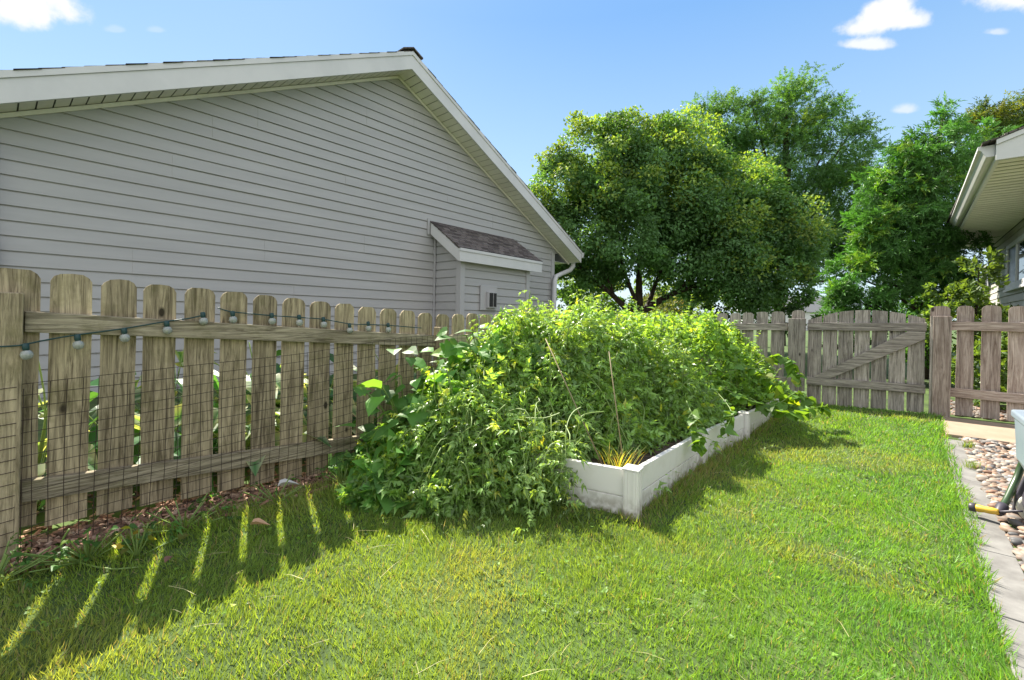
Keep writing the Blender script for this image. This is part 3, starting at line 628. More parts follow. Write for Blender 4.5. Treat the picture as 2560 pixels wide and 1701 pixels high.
# ------------------------------------------------------------------ the vegetable mound
def Hm(x, y):
    x = np.asarray(x, float); y = np.asarray(y, float)
    yf = 1.45+.86*ss(-1.95, -1.45, x)+.10*np.sin(9*x)
    xr = -1.16+.05*np.sin(5*y+1)+.22*ss(4.2, 5.2, y)-.05*ss(3.0, 2.4, y)
    fy = ss(0, 1.5, y-yf)*(1-.28*ss(4.9, 6.3, y)); fxr = ss(0, .75, xr-x); fxl = 1-.30*ss(-2.3, -2.8, x)*(1-.3*ss(3, 4, y))
    h = 1.05*fy**.55*fxr**.5*fxl
    h = h+(.30*(fbm(x*2.6+5, y*2.6)-.5)+.26*(vnoise(x*6, y*6+3)-.5))*np.minimum(h*2.5, 1)
    return np.where(h > .02, GZ(x, y)+h, -1)
PL = [  # name,label,category,kind,x,y
    ('tomato_plant', 'sprawling tomato plant spilling its stems over the lawn in front of the bed', 'tomato plant', 't', -1.85, 1.85),
    ('tomato_plant', 'tangled tomato plant drooping down beside the front panel of the white bed', 'tomato plant', 't', -1.62, 2.25),
    ('tomato_plant', 'tomato plant behind the near white corner post of the bed', 'tomato plant', 't', -1.35, 2.85),
    ('tomato_plant', 'dense tomato plant in the middle of the bed behind the two canes', 'tomato plant', 't', -1.85, 3.0),
    ('tomato_plant', 'tall tomato plant with pale flowering tops near the left fence', 'tomato plant', 't', -2.4, 2.75),
    ('tomato_plant', 'tomato plant leaning over the middle of the long right bed wall', 'tomato plant', 't', -1.35, 3.75),
    ('leafy_plant', 'bright green leafy plant filling the centre top of the mound', 'plant', 'b', -1.95, 3.9),
    ('leafy_plant', 'tallest leafy plant whose shoots stand in front of the white downspout', 'plant', 'b', -2.45, 4.1),
    ('leafy_plant', 'large pale leaved plant at the far left of the bed near the fence corner', 'plant', 'b', -2.3, 5.2),
    ('leafy_plant', 'leafy plant with upright shoots in front of the back fence', 'plant', 'b', -1.6, 5.0),
    ('leafy_plant', 'broad leaved plant overhanging the far right end of the white bed', 'plant', 'b', -1.2, 4.9),
    ('heart_leaf_plant', 'large heart-shaped leaved plant between the left fence and the tomatoes', 'plant', 'h', -2.62, 1.75),
    ('heart_leaf_plant', 'big leaved plant whose bright upper leaves arch over the wire mesh', 'plant', 'h', -2.6, 2.35)]
cen = np.array([(p[4], p[5]) for p in PL])
n = 290000
X_ = rng.uniform(-2.78, -.92, n); Y_ = rng.uniform(1.35, 6.2, n); Hh = Hm(X_, Y_); Gg = GZ(X_, Y_)
Z_ = Gg+rng.random(n)*np.maximum(Hh-Gg, 0)
ok = Hh > 0
dm = Hh-Z_
for dx_, dy_ in ((.16, 0), (-.16, 0), (0, -.16), (0, .16), (.11, -.11)): dm = np.minimum(dm, np.maximum(Hm(X_+dx_, Y_+dy_), Gg-.05)-Z_)
dm = np.maximum(dm, 0)
ok &= rng.random(n) < np.exp(-dm/.10)*.36*(.12+1.7*vnoise(X_*8+Z_*5, Y_*8-Z_*7)*vnoise(X_*17+Z_*9, Y_*17-Z_*11)**.5)+.012
# bed rim clear of leaves near the front corner
inbed = (X_ > -1.75) & (Y_ > 2.1) & (Y_ < 3.3); ok &= ~(inbed & (Z_ < .30) & (rng.random(n) < .4) & (X_ > -1.55))
ok &= ~((X_ > -1.15) & (Y_ > 2.0) & (Y_ < 2.9)); ok &= ~((X_ > -1.19) & (Y_ < 5.5) & (Z_ < .42))
P = np.stack([X_, Y_, Z_], 1)[ok]
e = .05; gx_ = (Hm(P[:, 0]+e, P[:, 1])-Hm(P[:, 0]-e, P[:, 1]))/(2*e); gy_ = (Hm(P[:, 0], P[:, 1]+e)-Hm(P[:, 0], P[:, 1]-e))/(2*e)
NR = np.stack([-gx_, -gy_, np.ones(len(P))*1.0], 1); NR = np.clip(NR, -3, 3); NR /= np.linalg.norm(NR, axis=1, keepdims=True)
dist = np.linalg.norm(P[:, None, :2]+rng.normal(0, .10, (len(P), 1, 2))-cen[None], axis=2); own = dist.argmin(1)
print('mound points', len(P))
def leafcol(n, base, var=.25, yel=.08):
    c = np.tile(np.array(base), (n, 1))*(1+rng.normal(0, var, (n, 1))).clip(.4, 1.9)
    yy_ = rng.random(n) < yel; c[yy_] = c[yy_]*np.array([2.2, 1.5, .9]); return c.clip(.005, .9)
plants = []
for i, (nm, lab, cat, kd, px_, py_) in enumerate(PL):
    t = thing(nm, lab, cat, (px_, py_, gz(px_, py_)), 'plants filling the raised bed'); plants.append(t)
    m_ = own == i; p = P[m_]; nr = NR[m_]; k = len(p); parts = []
    out = np.stack([p[:, 0]-px_, p[:, 1]-py_, np.zeros(k)], 1); out /= np.linalg.norm(out, axis=1, keepdims=True)+.05
    if kd == 't':
        for q, tt in enumerate(T_tom):
            s_ = np.arange(k) % 3 == q; kk = s_.sum()
            T = nr[s_]*.4+out[s_]*.4+rnd(kk, .85)+np.array([0, 0, .15]); Nn = nr[s_]*.5+rnd(kk, .75)+np.array([0, 0, .8])
            parts.append(scatter(tt, p[s_], T, Nn, rng.uniform(.055, .15, kk), leafcol(kk, (.215, .37, .10), .30, .03)))
    else:
        big = kd == 'h'; 
        if big: s0 = rng.random(k) < .30
        else: s0 = rng.random(k) < .75
        kk = s0.sum(); T = nr[s0]*.4+out[s0]*.5+rnd(kk, .7)+np.array([0, 0, .0]); Nn = nr[s0]*.5+rnd(kk, .6)+np.array([0, 0, 1.0])
        parts.append(scatter(T_heart if big else T_ov, p[s0], T, Nn, rng.uniform(.09, .19, kk) if big else rng.uniform(.035, .10, kk), leafcol(kk, (.13, .30, .07) if big else (.205, .375, .08), .26, .02)))
        s1 = ~s0 & (rng.random(k) < (.35 if big else 1)); kk = s1.sum()
        parts.append(scatter(T_tom[2], p[s1], nr[s1]*.4+rnd(kk, .7)+np.array([0, 0, .3]), nr[s1]+rnd(kk, .4)+np.array([0, 0, .9]), rng.uniform(.07, .14, kk), leafcol(kk, (.20, .36, .09), .25, .03)))
    # shoots rising above the mass, with leaves up the stem
    sb = MB(); hi = p[(p[:, 2] > np.quantile(p[:, 2], .55))]
    ns = 22 if kd != 'h' else 6
    for a in hi[rng.choice(len(hi), min(ns, len(hi)), replace=False)]:
        hgt = rng.uniform(.08, .30)*(1.0 if kd != 'h' else .5); lean = rnd(1, .25)[0]; tip = a+np.array([lean[0]*hgt, lean[1]*hgt, hgt])
        sb.tube(smooth_path([(px_+(a[0]-px_)*.3, py_+(a[1]-py_)*.3, a[2]*.5), a, tip], 4), [.004]*9, 4)
        nl = 9; tt_ = np.linspace(.1, 1, nl)[:, None]; pp = a+(tip-a)*tt_; az_ = rng.uniform(0, 6.28, nl)
        T = np.stack([np.cos(az_), np.sin(az_), rng.uniform(-.1, .7, nl)], 1); parts.append(scatter(T_ov if kd != 't' else T_tom[1], pp, T, np.tile([0, 0, 1.], (nl, 1))+rnd(nl, .2), rng.uniform(.05, .10, nl)*(1 if kd != 't' else 1.3)*(1.1-.5*tt_[:, 0]), leafcol(nl, (.22, .38, .08), .15, .03)))
    # main stems fanning out to the leaves
    idx = rng.choice(k, min(k, 55 if kd == 't' else 30), replace=False)
    for a in p[idx]:
        g = gz(px_, py_); base = np.array([px_+rng.normal(0, .05), py_+rng.normal(0, .05), g+.1]); mid = base*.45+a*.55+np.array([0, 0, .12*abs(a[2]-g)+.05])+rnd(1, .05)[0]
        endp = a+(a-mid)*.12
        sb.tube(smooth_path([base, mid, endp], 5), [.006-.0004*j for j in range(11)], 4, False)
    merge_build('foliage', parts, M_tom if kd == 't' else M_broad, t)
    sb.build('stem', M_stem, t, smooth=True)
# extra bare pale stems and drooping leaves of the sprawling front plant
sb = MB(); prt = []
for k in range(100):
    a0 = np.array([rng.uniform(-2.35, -1.35), rng.uniform(1.75, 2.3), rng.uniform(.3, .7)]); a0[1] += .35*(a0[0] > -1.7)
    az_ = rng.uniform(-3.3, .1); L = rng.uniform(.2, .6); e_ = a0+np.array([math.cos(az_)*L, math.sin(az_)*L, 0]); e_[2] = gz(e_[0], e_[1])+rng.uniform(.0, .22)
    if e_[0] > -1.16 or (e_[0] > -1.6 and e_[1] > 2.13): continue
    md = (a0+e_)/2+np.array([0, 0, rng.uniform(.0, .18)]); q1 = (a0+md)/2+rnd(1, .035)[0]; q2 = (md+e_)/2+rnd(1, .035)[0]; path = smooth_path([a0, q1, md, q2, e_], 3); sb.tube(path, [.0046-.0003*j for j in range(13)], 5, False)
    pp = np.array([path[j] for j in (3, 5, 7, 8, 9, 10, 11, 12)]); nl = len(pp); az2 = rng.uniform(0, 6.28, nl)
    T = np.stack([np.cos(az2), np.sin(az2), rng.uniform(-.7, .5, nl)], 1)
    prt.append(scatter(T_tom[k % 3], pp, T, np.tile([0, 0, 1.], (nl, 1))+rnd(nl, .5), rng.uniform(.06, .13, nl), leafcol(nl, (.20, .33, .09), .25, .06)))
sb.build('stem', M_stem, plants[0], smooth=True); merge_build('foliage', prt, M_tom, plants[0])
# trailing vine over the far end of the bed
t = thing('trailing_vine', 'vine with pointed leaves trailing over the far right bed wall onto the lawn', 'vine', (-1.2, 4.6, .3))
sb = MB(); prt = []
for (pth, sc_) in [([(-1.25, 4.4, .6), (-1.0, 4.5, .48), (-.85, 4.75, .45), (-.72, 4.95, .55), (-.62, 5.0, .48)], .1), ([(-1.3, 4.7, .7), (-1.05, 4.8, .75), (-.92, 4.9, .6), (-.80, 5.05, .45)], .1), ([(-1.2, 4.1, .6), (-1.02, 3.9, .48), (-.98, 3.6, .38)], .09),
                   ([(-1.2, 3.4, .6), (-1.05, 3.2, .45), (-1.0, 3.1, .34)], .085), ([(-1.2, 5.2, .7), (-1.0, 5.3, .85), (-.85, 5.35, .8), (-.8, 5.4, .6)], .1), ([(-1.05, 4.6, .5), (-.8, 4.6, .40), (-.66, 4.75, .42), (-.5, 4.9, .46)], .1)]:
    ps = smooth_path(pth, 6); sb.tube(ps, .0035, 5); pp = np.array(ps)[3:]; pp = np.repeat(pp, 2, 0); nl = len(pp); az2 = rng.uniform(0, 6.28, nl)
    T = np.stack([np.cos(az2), np.sin(az2), rng.uniform(-1.0, .3, nl)], 1); prt.append(scatter(T_heart, pp, T, np.tile([0, 0, 1.], (nl, 1))+rnd(nl, .4), rng.uniform(.6, 1.2, nl)*sc_, leafcol(nl, (.12, .24, .04), .2, .1)))
sb.build('stem', M_stem, t, smooth=True); merge_build('foliage', prt, M_broad, t)
# big hero leaves of the heart-leaf plants
for (ti, cx, cy, zz, n_l, sc_) in [(11, -2.50, 1.72, .62, 30, .135), (12, -2.42, 2.35, .95, 46, .12), (11, -2.35, 1.85, .52, 30, .12), (12, -2.45, 2.05, .80, 30, .125), (12, -2.5, 2.9, 1.08, 20, .11)]:
    pp = np.array([cx, cy, zz])+rng.normal(0, 1, (n_l, 3)).clip(-1.5, 1.5)*np.array([.10, .17, .11]); az2 = rng.uniform(-2.6, .6, n_l)
    T = np.stack([np.cos(az2), np.sin(az2), rng.uniform(-.7, .35, n_l)], 1)
    merge_build('foliage', [scatter(T_heart, pp, T, np.tile([.1, -.1, 1.], (n_l, 1))+rnd(n_l, .3), rng.uniform(.6, 1.15, n_l)*sc_, leafcol(n_l, (.13, .29, .07), .2, .03))], M_broad, plants[ti])
    sb = MB()
    for q in pp[::2]: sb.tube(smooth_path([(cx, cy+.1, zz-.35), tuple((np.array([cx, cy+.1, zz-.3])+q)/2+np.array([.0, 0, .05])), tuple(q)], 5), [.0045]*11, 4, False)
    sb.build('stem', M_stem, plants[ti], smooth=True)
# canes
for (lab, a, b_) in (('thin left bamboo cane leaning in the tomato plants', (-1.79, 2.42, 1.06), (-1.30, 2.40, .27)), ('thin right bamboo cane standing near the white corner post', (-1.355, 2.49, 1.0), (-1.20, 2.43, .27))):
    q = MB().tube([a, tuple(.5*(Vector(a)+Vector(b_))), b_], [.003, .0036, .004], 8); tag(q.build('garden_cane', M_cane, smooth=True), lab, 'cane', 'canes in the vegetable bed')
# ornamental grass stalks at the near corner of the bed
def tuft(name, label, cat, c, nb, h, col, spread, m=M_grass):
    a = rng.uniform(0, 6.28, nb); p = np.stack([c[0]+rng.normal(0, spread, nb), c[1]+rng.normal(0, spread, nb), np.full(nb, c[2])], 1)
    T = np.stack([np.cos(a)*.35, np.sin(a)*.35, np.ones(nb)], 1); Nn = np.stack([np.cos(a), np.sin(a), np.zeros(nb)-.2], 1)
    bl = np.array([(-.02, 0, 0), (.02, 0, 0), (.017, .4, .02), (-.017, .4, .02), (.011, .75, .10), (-.011, .75, .10), (0, 1, .22)])
    o = merge_build(name, [scatter((bl, [(0, 1, 2, 3), (3, 2, 4, 5), (5, 4, 6)], np.ones(7)), p, T, Nn, rng.uniform(.5, 1, nb)*h, leafcol(nb, col, .25, .2))], m)
    return tag(o, label, cat)
tuft('grass_tuft', 'tuft of tall pale grass growing in the near corner of the raised bed', 'grass tuft', (-1.22, 2.40, .29), 60, .22, (.24, .28, .07), .035)

# ------------------------------------------------------------------ lawn
def lawn():
    BLD = [np.array([(-.5, 0, 0), (.5, 0, 0), (.42, .45, b1_), (-.42, .45, b1_), (0, 1, b2_)], float) for b1_, b2_ in ((.05, .25), (.12, .5), (.0, .1))]
    fc = [(0, 1, 2, 3), (3, 2, 4)]
    rings = [(1.0, 2.4, 21000, .0032), (2.4, 3.8, 12000, .0045), (3.8, 5.4, 6500, .0062), (5.4, 8.5, 4500, .008)]
    parts = []
    for (r0, r1, dens, wd) in rings:
        n = int(dens*3.36*r1+0)*1; area = 3.2*r1*1.0
        A = (3.3)*(8.0); n = int(A*dens)
        x = rng.uniform(-2.84, .34, n); y = rng.uniform(-1.2, 6.62, n); r = np.hypot(x, y)
        fwd = -math.sin(AZ)*x+math.cos(AZ)*y
        k = (r >= r0) & (r < r1) & (fwd > .9)
        k &= ~((x < -1.12) & (x > -2.45) & (y > 2.32) & (y < 5.62)) & ~((x < -1.15) & (y > 4.6) & (y < 5.6))
        # mulch strip along the left fence, paving edge on the right
        k &= x > -2.80+.17*(fbm(y*3, y*0+1)-.25)*ss(2.6, 1.6, y)+.07*ss(2.2, 1.2, y)
        k &= x < .318+.02*np.sin(2.1*y)+.028*(fbm(y*5, y*0+4)-.5)*2+.04*ss(3, 6, y)
        k &= ~((y > 6.53) & (x > -1.1) & (x < -.87))
        x = x[k]; y = y[k]; n = len(x)
        thin = fbm(x*1.6+3, y*1.6+8); th2 = fbm(x*5+1, y*5+2)
        keep = rng.random(n) < .72+.5*(th2-.35)
        x = x[keep]; y = y[keep]; thin = thin[keep]; th2 = th2[keep]; n = len(x)
        edge = np.minimum(np.abs(x-.30), 1)
        bededge = ss(.16, .02, np.abs(x+1.06)) * (y > 2.2) * (y < 5.8)
        h = (.016+.014*rng.random(n))*(.75+.8*th2)*(1+.5*ss(.16, .02, edge))*(1+1.6*bededge*(rng.random(n)**2))*(1+.8*ss(-2.35, -2.6, x))
        h *= np.where(rng.random(n) < .012, 1.9, 1)
        a = rng.uniform(0, 2*math.pi, n); ln = rng.uniform(.25, 1.15, n)
        swirl = (fbm(x*3+2, y*3+9)-.5)*12
        T = np.stack([np.cos(a)*ln+.28*np.cos(swirl), np.sin(a)*ln+.28*np.sin(swirl), np.ones(n)], 1)
        Nn = -np.stack([np.cos(a), np.sin(a), np.zeros(n)], 1)+rng.normal(0, .5, (n, 3))
        L = h/T[:, 2]*np.linalg.norm(T, axis=1)**.6
        ryel = ss(.50, .72, thin)[:, None]*.34
        right_ = ss(-1.3, .1, x)[:, None]
        g1 = np.array([.205, .315, .066]); g2 = np.array([.145, .315, .055]); g3 = np.array([.42, .40, .15])
        c = g1*(1-right_)+g2*right_; c = c*(1-ryel)+g3*ryel*.9+c*ryel*.1
        c = c*(.62+.7*rng.random((n, 1)))
        dead = rng.random(n) < .055+.06*ss(.48, .7, thin)+.30*bededge; c[dead] = np.array([.34, .30, .17])*(.6+.6*rng.random((dead.sum(), 1)))
        tv = np.stack([np.asarray(b_) for b_ in BLD])
        sel = rng.integers(0, 3, n)
        P = np.stack([x, y, GZ(x, y)-.003], 1)
        T = T/np.linalg.norm(T, axis=1, keepdims=True); Nn = Nn-(Nn*T).sum(1, keepdims=True)*T; Nn /= np.linalg.norm(Nn, axis=1, keepdims=True); B = np.cross(T, Nn)
        t_ = tv[sel]; wv = wd*rng.uniform(.7, 1.2, n)
        V = P[:, None]+t_[:, :, 0:1]*wv[:, None, None]*B[:, None]+t_[:, :, 1:2]*L[:, None, None]*T[:, None]+t_[:, :, 2:3]*L[:, None, None]*Nn[:, None]
        V[:, :, 2] = np.maximum(V[:, :, 2], P[:, None, 2]-.003)
        lo = np.array([0, 1, 2, 3, 3, 2, 4]); loops = (np.arange(n)[:, None]*5+lo).ravel(); sizes = np.tile([4, 3], n)
        parts.append((V.reshape(-1, 3), loops, sizes, np.repeat(c, 5, 0)))
        print('grass', n)
    return merge_build('lawn_grass', parts, M_grass)
tag(lawn(), 'bright green mown lawn with yellowish patches', 'grass', kind='stuff')
# long pale straws and clippings lying on the lawn
n = 420; x = rng.uniform(-2.3, .25, n); y = rng.uniform(.2, 5.5, n); k = ~((x < -1.0) & (y > 1.5)); x = x[k]; y = y[k]; n = len(x); a = rng.uniform(0, 6.28, n)
bl = np.array([(-.5, 0, 0), (.5, 0, 0), (.5, .5, 3), (-.5, .5, 3), (0, 1, 0)], float)*np.array([.012, 1, .02])
o = merge_build('dry_clippings', [scatter((bl, [(0, 1, 2, 3), (3, 2, 4)], np.ones(5)), np.stack([x, y, GZ(x, y)+.030+rng.uniform(-.006, .008, n)], 1), np.stack([np.cos(a), np.sin(a), rng.normal(0, .1, n)], 1), np.tile([0, 0, 1.], (n, 1))+rnd(n, .2), rng.uniform(.04, .16, n), leafcol(n, (.46, .42, .22), .25, 0))], M_grass)
tag(o, 'pale dry grass clippings lying over the lawn', 'clippings', kind='stuff')

# clover and small broad leaves mixed into the turf
n = 6000; x = rng.uniform(-2.65, .28, n); y = rng.uniform(-.8, 6.4, n); k = (fbm(x*1.3+40, y*1.3+11) > .54) & (rng.random(n) < .8) & ~((x < -1.0) & (x > -2.5) & (y > 2.2) & (y < 5.7)); x = x[k]; y = y[k]; n = len(x); a = rng.uniform(0, 6.28, n)
clv = combine([place2(ovate(.42, .05, .1), (0, 0, 0), t_, 1.0, -.25) for t_ in (0, 2.09, 4.19)])
o = merge_build('clover', [scatter(clv, np.stack([x, y, GZ(x, y)+rng.uniform(.008, .024, n)], 1), np.stack([np.cos(a), np.sin(a), rng.normal(0, .2, n)], 1), np.tile([0, 0, 1.], (n, 1))+rnd(n, .4), rng.uniform(.007, .014, n), leafcol(n, (.12, .22, .035), .3, .02))], M_grass)
tag(o, 'clover leaves mixed into the lawn in patches', 'clover', kind='stuff')
# mulch under the left fence and behind it
def chips(n, xr, yr, dz=0):
    x = rng.uniform(*xr, n); y = rng.uniform(*yr, n); a = rng.uniform(0, 6.28, n)
    bx_ = np.array([(-.5, 0, -.1), (.5, 0, -.1), (.4, 1, -.1), (-.4, 1, -.1), (-.4, .05, .12), (.4, .05, .12), (.3, .95, .12), (-.3, .95, .12)])*np.array([.35, 1, 1])
    c = np.array([(.30, .17, .12), (.22, .13, .09), (.42, .29, .21), (.16, .10, .07)])[rng.integers(0, 4, n)]*rng.uniform(.7, 1.2, (n, 1))
    return scatter((bx_, [(4, 5, 6, 7), (0, 1, 5, 4), (1, 2, 6, 5), (2, 3, 7, 6), (3, 0, 4, 7)], np.ones(8)), np.stack([x, y, GZ(x, y)+rng.uniform(0, .018, n)+dz], 1), np.stack([np.cos(a), np.sin(a), rng.normal(0, .3, n)], 1), np.tile([0, 0, 1.], (n, 1))+rnd(n, .4), rng.uniform(.015, .055, n), c)
tag(merge_build('wood_mulch', [chips(5200, (-2.95, -2.60), (-.5, 2.9)), chips(5000, (-5.0, -2.9), (-1.2, 6))], M_mulch), 'reddish brown wood chip mulch under the left fence', 'mulch', kind='stuff')

# ------------------------------------------------------------------ paving, kerb, river stones
def strip(name, pts0, pts1, z_add, th, m, kindv='structure', bevel=.004):
    b = MB(); n = len(pts0)
    for i in range(n-1):
        (xa, ya), (xb, yb), (xc, yc), (xd, yd) = pts0[i], pts0[i+1], pts1[i+1], pts1[i]
        zz = [gz(*p)+z_add for p in (pts0[i], pts1[i], pts1[i+1], pts0[i+1])]
        b.hexa([(xa, ya, zz[0]-th), (xd, yd, zz[1]-th), (xc, yc, zz[2]-th), (xb, yb, zz[3]-th)], [(xa, ya, zz[0]), (xd, yd, zz[1]), (xc, yc, zz[2]), (xb, yb, zz[3])])
    return tag(b.build(name, m, bevel=bevel), kind=kindv)
ky = np.arange(-.6, 5.75, .61)
for i in range(len(ky)-1):        # kerb blocks with joints
    y0, y1 = ky[i]+.003, ky[i+1]-.003; g = lambda yv: .300+.02*ss(2.5, 6, yv)
    strip('kerb' if i == 0 else 'kerb', [(float(g(y0))-.02, y0), (float(g(y1))-.02, y1)], [(float(g(y0))+.122, y0), (float(g(y1))+.114, y1)], (.009+random.uniform(-.002, .002)), .08, M_conc)
sl = MB(); z = .232
sl.hexa([(.325, 5.62, z-.1), (3.2, 5.62, z-.1), (3.2, 6.50, z-.08), (.325, 6.50, z-.08)], [(.325, 5.62, z), (3.2, 5.62, z), (3.2, 6.50, z+.022), (.325, 6.50, z+.022)]); tag(sl.build('path_slab', M_concT, bevel=.006), kind='structure')
n = 11500
def stones(n, xr, yr):
    x = rng.uniform(*xr, n); y = rng.uniform(*yr, n); k = (x > .425+.0*y); x, y = x[k], y[k]; n = len(x)
    ico = []; 
    bm_v = []
    for zz, rr, kk in ((-.45, .6, 5), (-.1, .98, 6), (.25, .85, 6), (.45, .4, 5)):
        pass
    vs = [(0, 0, .42)]; K = 7
    for (zz, rr) in ((.30, .62), (.05, 1.0), (-.25, .8)):
        for j in range(K): vs.append((rr*.5*math.cos(6.283*j/K+zz), rr*.5*math.sin(6.283*j/K+zz), zz))
    f = [(0, 1+j, 1+(j+1) % K) for j in range(K)]
    for l in range(2):
        for j in range(K): f.append((1+l*K+j, 1+(l+1)*K+j, 1+(l+1)*K+(j+1) % K, 1+l*K+(j+1) % K))
    vs = np.array(vs)*np.array([.72, 1.15, .62]); a = rng.uniform(0, 6.28, n)
    pal = np.array([(.30, .23, .19), (.42, .36, .30), (.24, .22, .21), (.50, .46, .42), (.34, .20, .14), (.16, .16, .165), (.40, .28, .20)])
    c = pal[rng.integers(0, 7, n)]*rng.uniform(.4, .8, (n, 1))
    V, l, s, cc = scatter((vs, f, np.ones(len(vs))), np.stack([x, y, GZ(x, y)+rng.uniform(-.004, .022, n)], 1), np.stack([np.cos(a), np.sin(a), rng.normal(0, .2, n)], 1), np.tile([0, 0, 1.], (n, 1))+rnd(n, .25), rng.uniform(.028, .072, n), c)
    return V, l, s, cc
V, l, s, cc = stones(n, (.42, 1.9), (1.8, 5.60))
o = mesh_np('river_stones', V, l, s, M_stone, None, cc, smooth=True); tag(o, 'bed of mixed tan and grey rounded river stones', 'stones', kind='stuff')
V, l, s, cc = stones(2500, (.45, 2.2), (6.68, 7.8)); o = mesh_np('river_stones', V, l, s, M_stone, None, cc, smooth=True); tag(o, 'rounded stones on the ground behind the right fence section', 'stones', kind='stuff')
# weeds on the kerb
for (nm_, c_) in (('small green weed growing at the kerb edge beside the path slab', (.43, 5.25)), ('small grassy weed lying across the kerb joint', (.40, 4.6))):
    tuft('weed', nm_, 'weed', (c_[0], c_[1], gz(*c_)+.015), 90, .08, (.14, .24, .05), .022)

# ------------------------------------------------------------------ hose reel cart, hose and nozzle
cart = thing('hose_reel_cart', 'grey-blue plastic hose reel cart with dark feet on the river stones', 'hose reel cart', (.62, 3.4, .15))
b = MB(); b.extr([(.452, 3.28, .50), (.443, 3.28, .70), (.443, 3.28, .745), (.80, 3.28, .78), (.80, 3.28, .46), (.50, 3.28, .40)], (0, .34, 0)); b.build('housing', M_plast, cart, bevel=.012)
b = MB(); b.extr([(.432, 3.262, .715), (.432, 3.262, .752), (.82, 3.262, .79), (.82, 3.262, .75)], (0, .376, 0)); b.build('lid', M_plast, cart, bevel=.008)
for yy in (3.24, 3.64):
    b = MB(); b.extr([(.50, yy, .44), (.455, yy, .28), (.435, yy, .10), (.445, yy, .085), (.80, yy, .085), (.80, yy, .44)], (0, .035, 0)); b.build('side_frame', M_plastd, cart, bevel=.006)
    b = MB(); b.lathe((.535, yy-.028, .235), (0, 1, 0), [(0, .07), (.004, .078), (.024, .078), (.027, .07)], 28); b.build('wheel', M_disc, cart, smooth=False)
    b = MB(); b.lathe((.535, yy-.034, .235), (0, 1, 0), [(0, .018), (.003, .022), (.008, .022)], 16); b.build('hub', M_plastd, cart)
b = MB(); b.lathe((.62, 3.276, .28), (0, 1, 0), [(0, .14), (.01, .145), (.34, .145), (.362, .14)], 28); b.build('drum', M_plastd, cart, smooth=False)
b = MB(); b.tube([(.80, 3.26, .76), (.86, 3.26, .95), (.86, 3.64, .95), (.80, 3.64, .76)], .014, 8); b.build('handle', M_plastd, cart, smooth=True)
hs = smooth_path([(.60, 3.60, .56), (.535, 3.74, .47), (.50, 3.72, .36), (.455, 3.62, .27), (.43, 3.56, .235)], 6)
hose = thing('garden_hose', 'thick green garden hose curving down from the reel cart to the kerb', 'hose', (.43, 3.56, .235))
MB().tube(hs, .0165, 12).build('hose_tube', M_hose, hose, smooth=True)
MB().lathe(tuple(hs[-1]), tuple(hs[-1]-hs[-3]), [(-.012, .018), (-.008, .024), (.012, .026), (.045, .021), (.062, .017), (.066, .012)], 16).build('coupling', M_plastd, hose, smooth=True)
noz = thing('hose_nozzle', 'yellow and black hose nozzle lying on the concrete kerb', 'nozzle', (.35, 3.51, .20))
ax = Vector((.09, -.035, .012)).normalized(); c0 = Vector((.315, 3.535, .207))
MB().lathe(c0-ax*.012, ax, [(0, .019), (.004, .023), (.024, .023), (.028, .018)], 16).build('nozzle_head', M_plastd, noz, smooth=True)
MB().lathe(c0+ax*.016, ax, [(0, .019), (.006, .021), (.030, .017), (.055, .0185), (.082, .016), (.088, .011)], 16).build('nozzle_barrel', M_brass, noz, smooth=True)
MB().tube([c0+ax*.1, c0+ax*.13+Vector((0, .005, .008)), c0+ax*.16+Vector((0, 0, .02)), c0+ax*.185+Vector((0, -.01, .03))], [.008, .007, .006, .005], 8).build('lever', M_plastd, noz, smooth=True)

cart.location.x += .03
# ------------------------------------------------------------------ house on the right
rh = thing('house', 'grey house on the right with wide soffit, white gutter and a side window', 'house', (1.4, 9.0, 0))
xe = lambda y: .70+(y-6.6)*.0114
ZE = 2.87
# eave fascia (leans with the roof), soffit and gutter
b = MB(); b.hexa([(xe(6.6), 6.6, ZE), (xe(6.6)+.03, 6.6, ZE), (xe(13.9)+.03, 13.9, ZE), (xe(13.9), 13.9, ZE)], [(xe(6.6), 6.6, ZE+.19), (xe(6.6)+.03, 6.6, ZE+.19), (xe(13.9)+.03, 13.9, ZE+.19), (xe(13.9), 13.9, ZE+.19)]); b.build('fascia', M_trim, rh)
b = MB(); y = 6.63; W2 = 1.41
while y < 13.85:
    b.box((xe(y)+.031, y, ZE+.004), (W2, y+.112, ZE+.010)); b.box((xe(y)+.031, y+.1165, ZE+.010), (W2, y+.135, ZE+.014)); y += .152
b.build('soffit', M_soffit, rh)
MB().box((.72, 6.62, ZE+.022), (1.6, 13.88, ZE+.03)).build('soffit_backing', M_lineg, rh)
def gut(y0, y1):
    P0 = lambda y: [(xe(y)-.002, y, ZE+.175), (xe(y)-.002, y, ZE+.055), (xe(y)-.062, y, ZE+.055), (xe(y)-.085, y, ZE+.095), (xe(y)-.098, y, ZE+.125), (xe(y)-.125, y, ZE+.14), (xe(y)-.125, y, ZE+.175)]
    a, c = P0(y0), P0(y1); n = len(a); b = MB(); b.add(a+c, [tuple(range(n))[::-1], tuple(range(n, 2*n))]+[(i, (i+1) % n, n+(i+1) % n, n+i) for i in range(n)]); return b
gut(6.62, 13.95).build('gutter', M_trim, rh, bevel=.004)
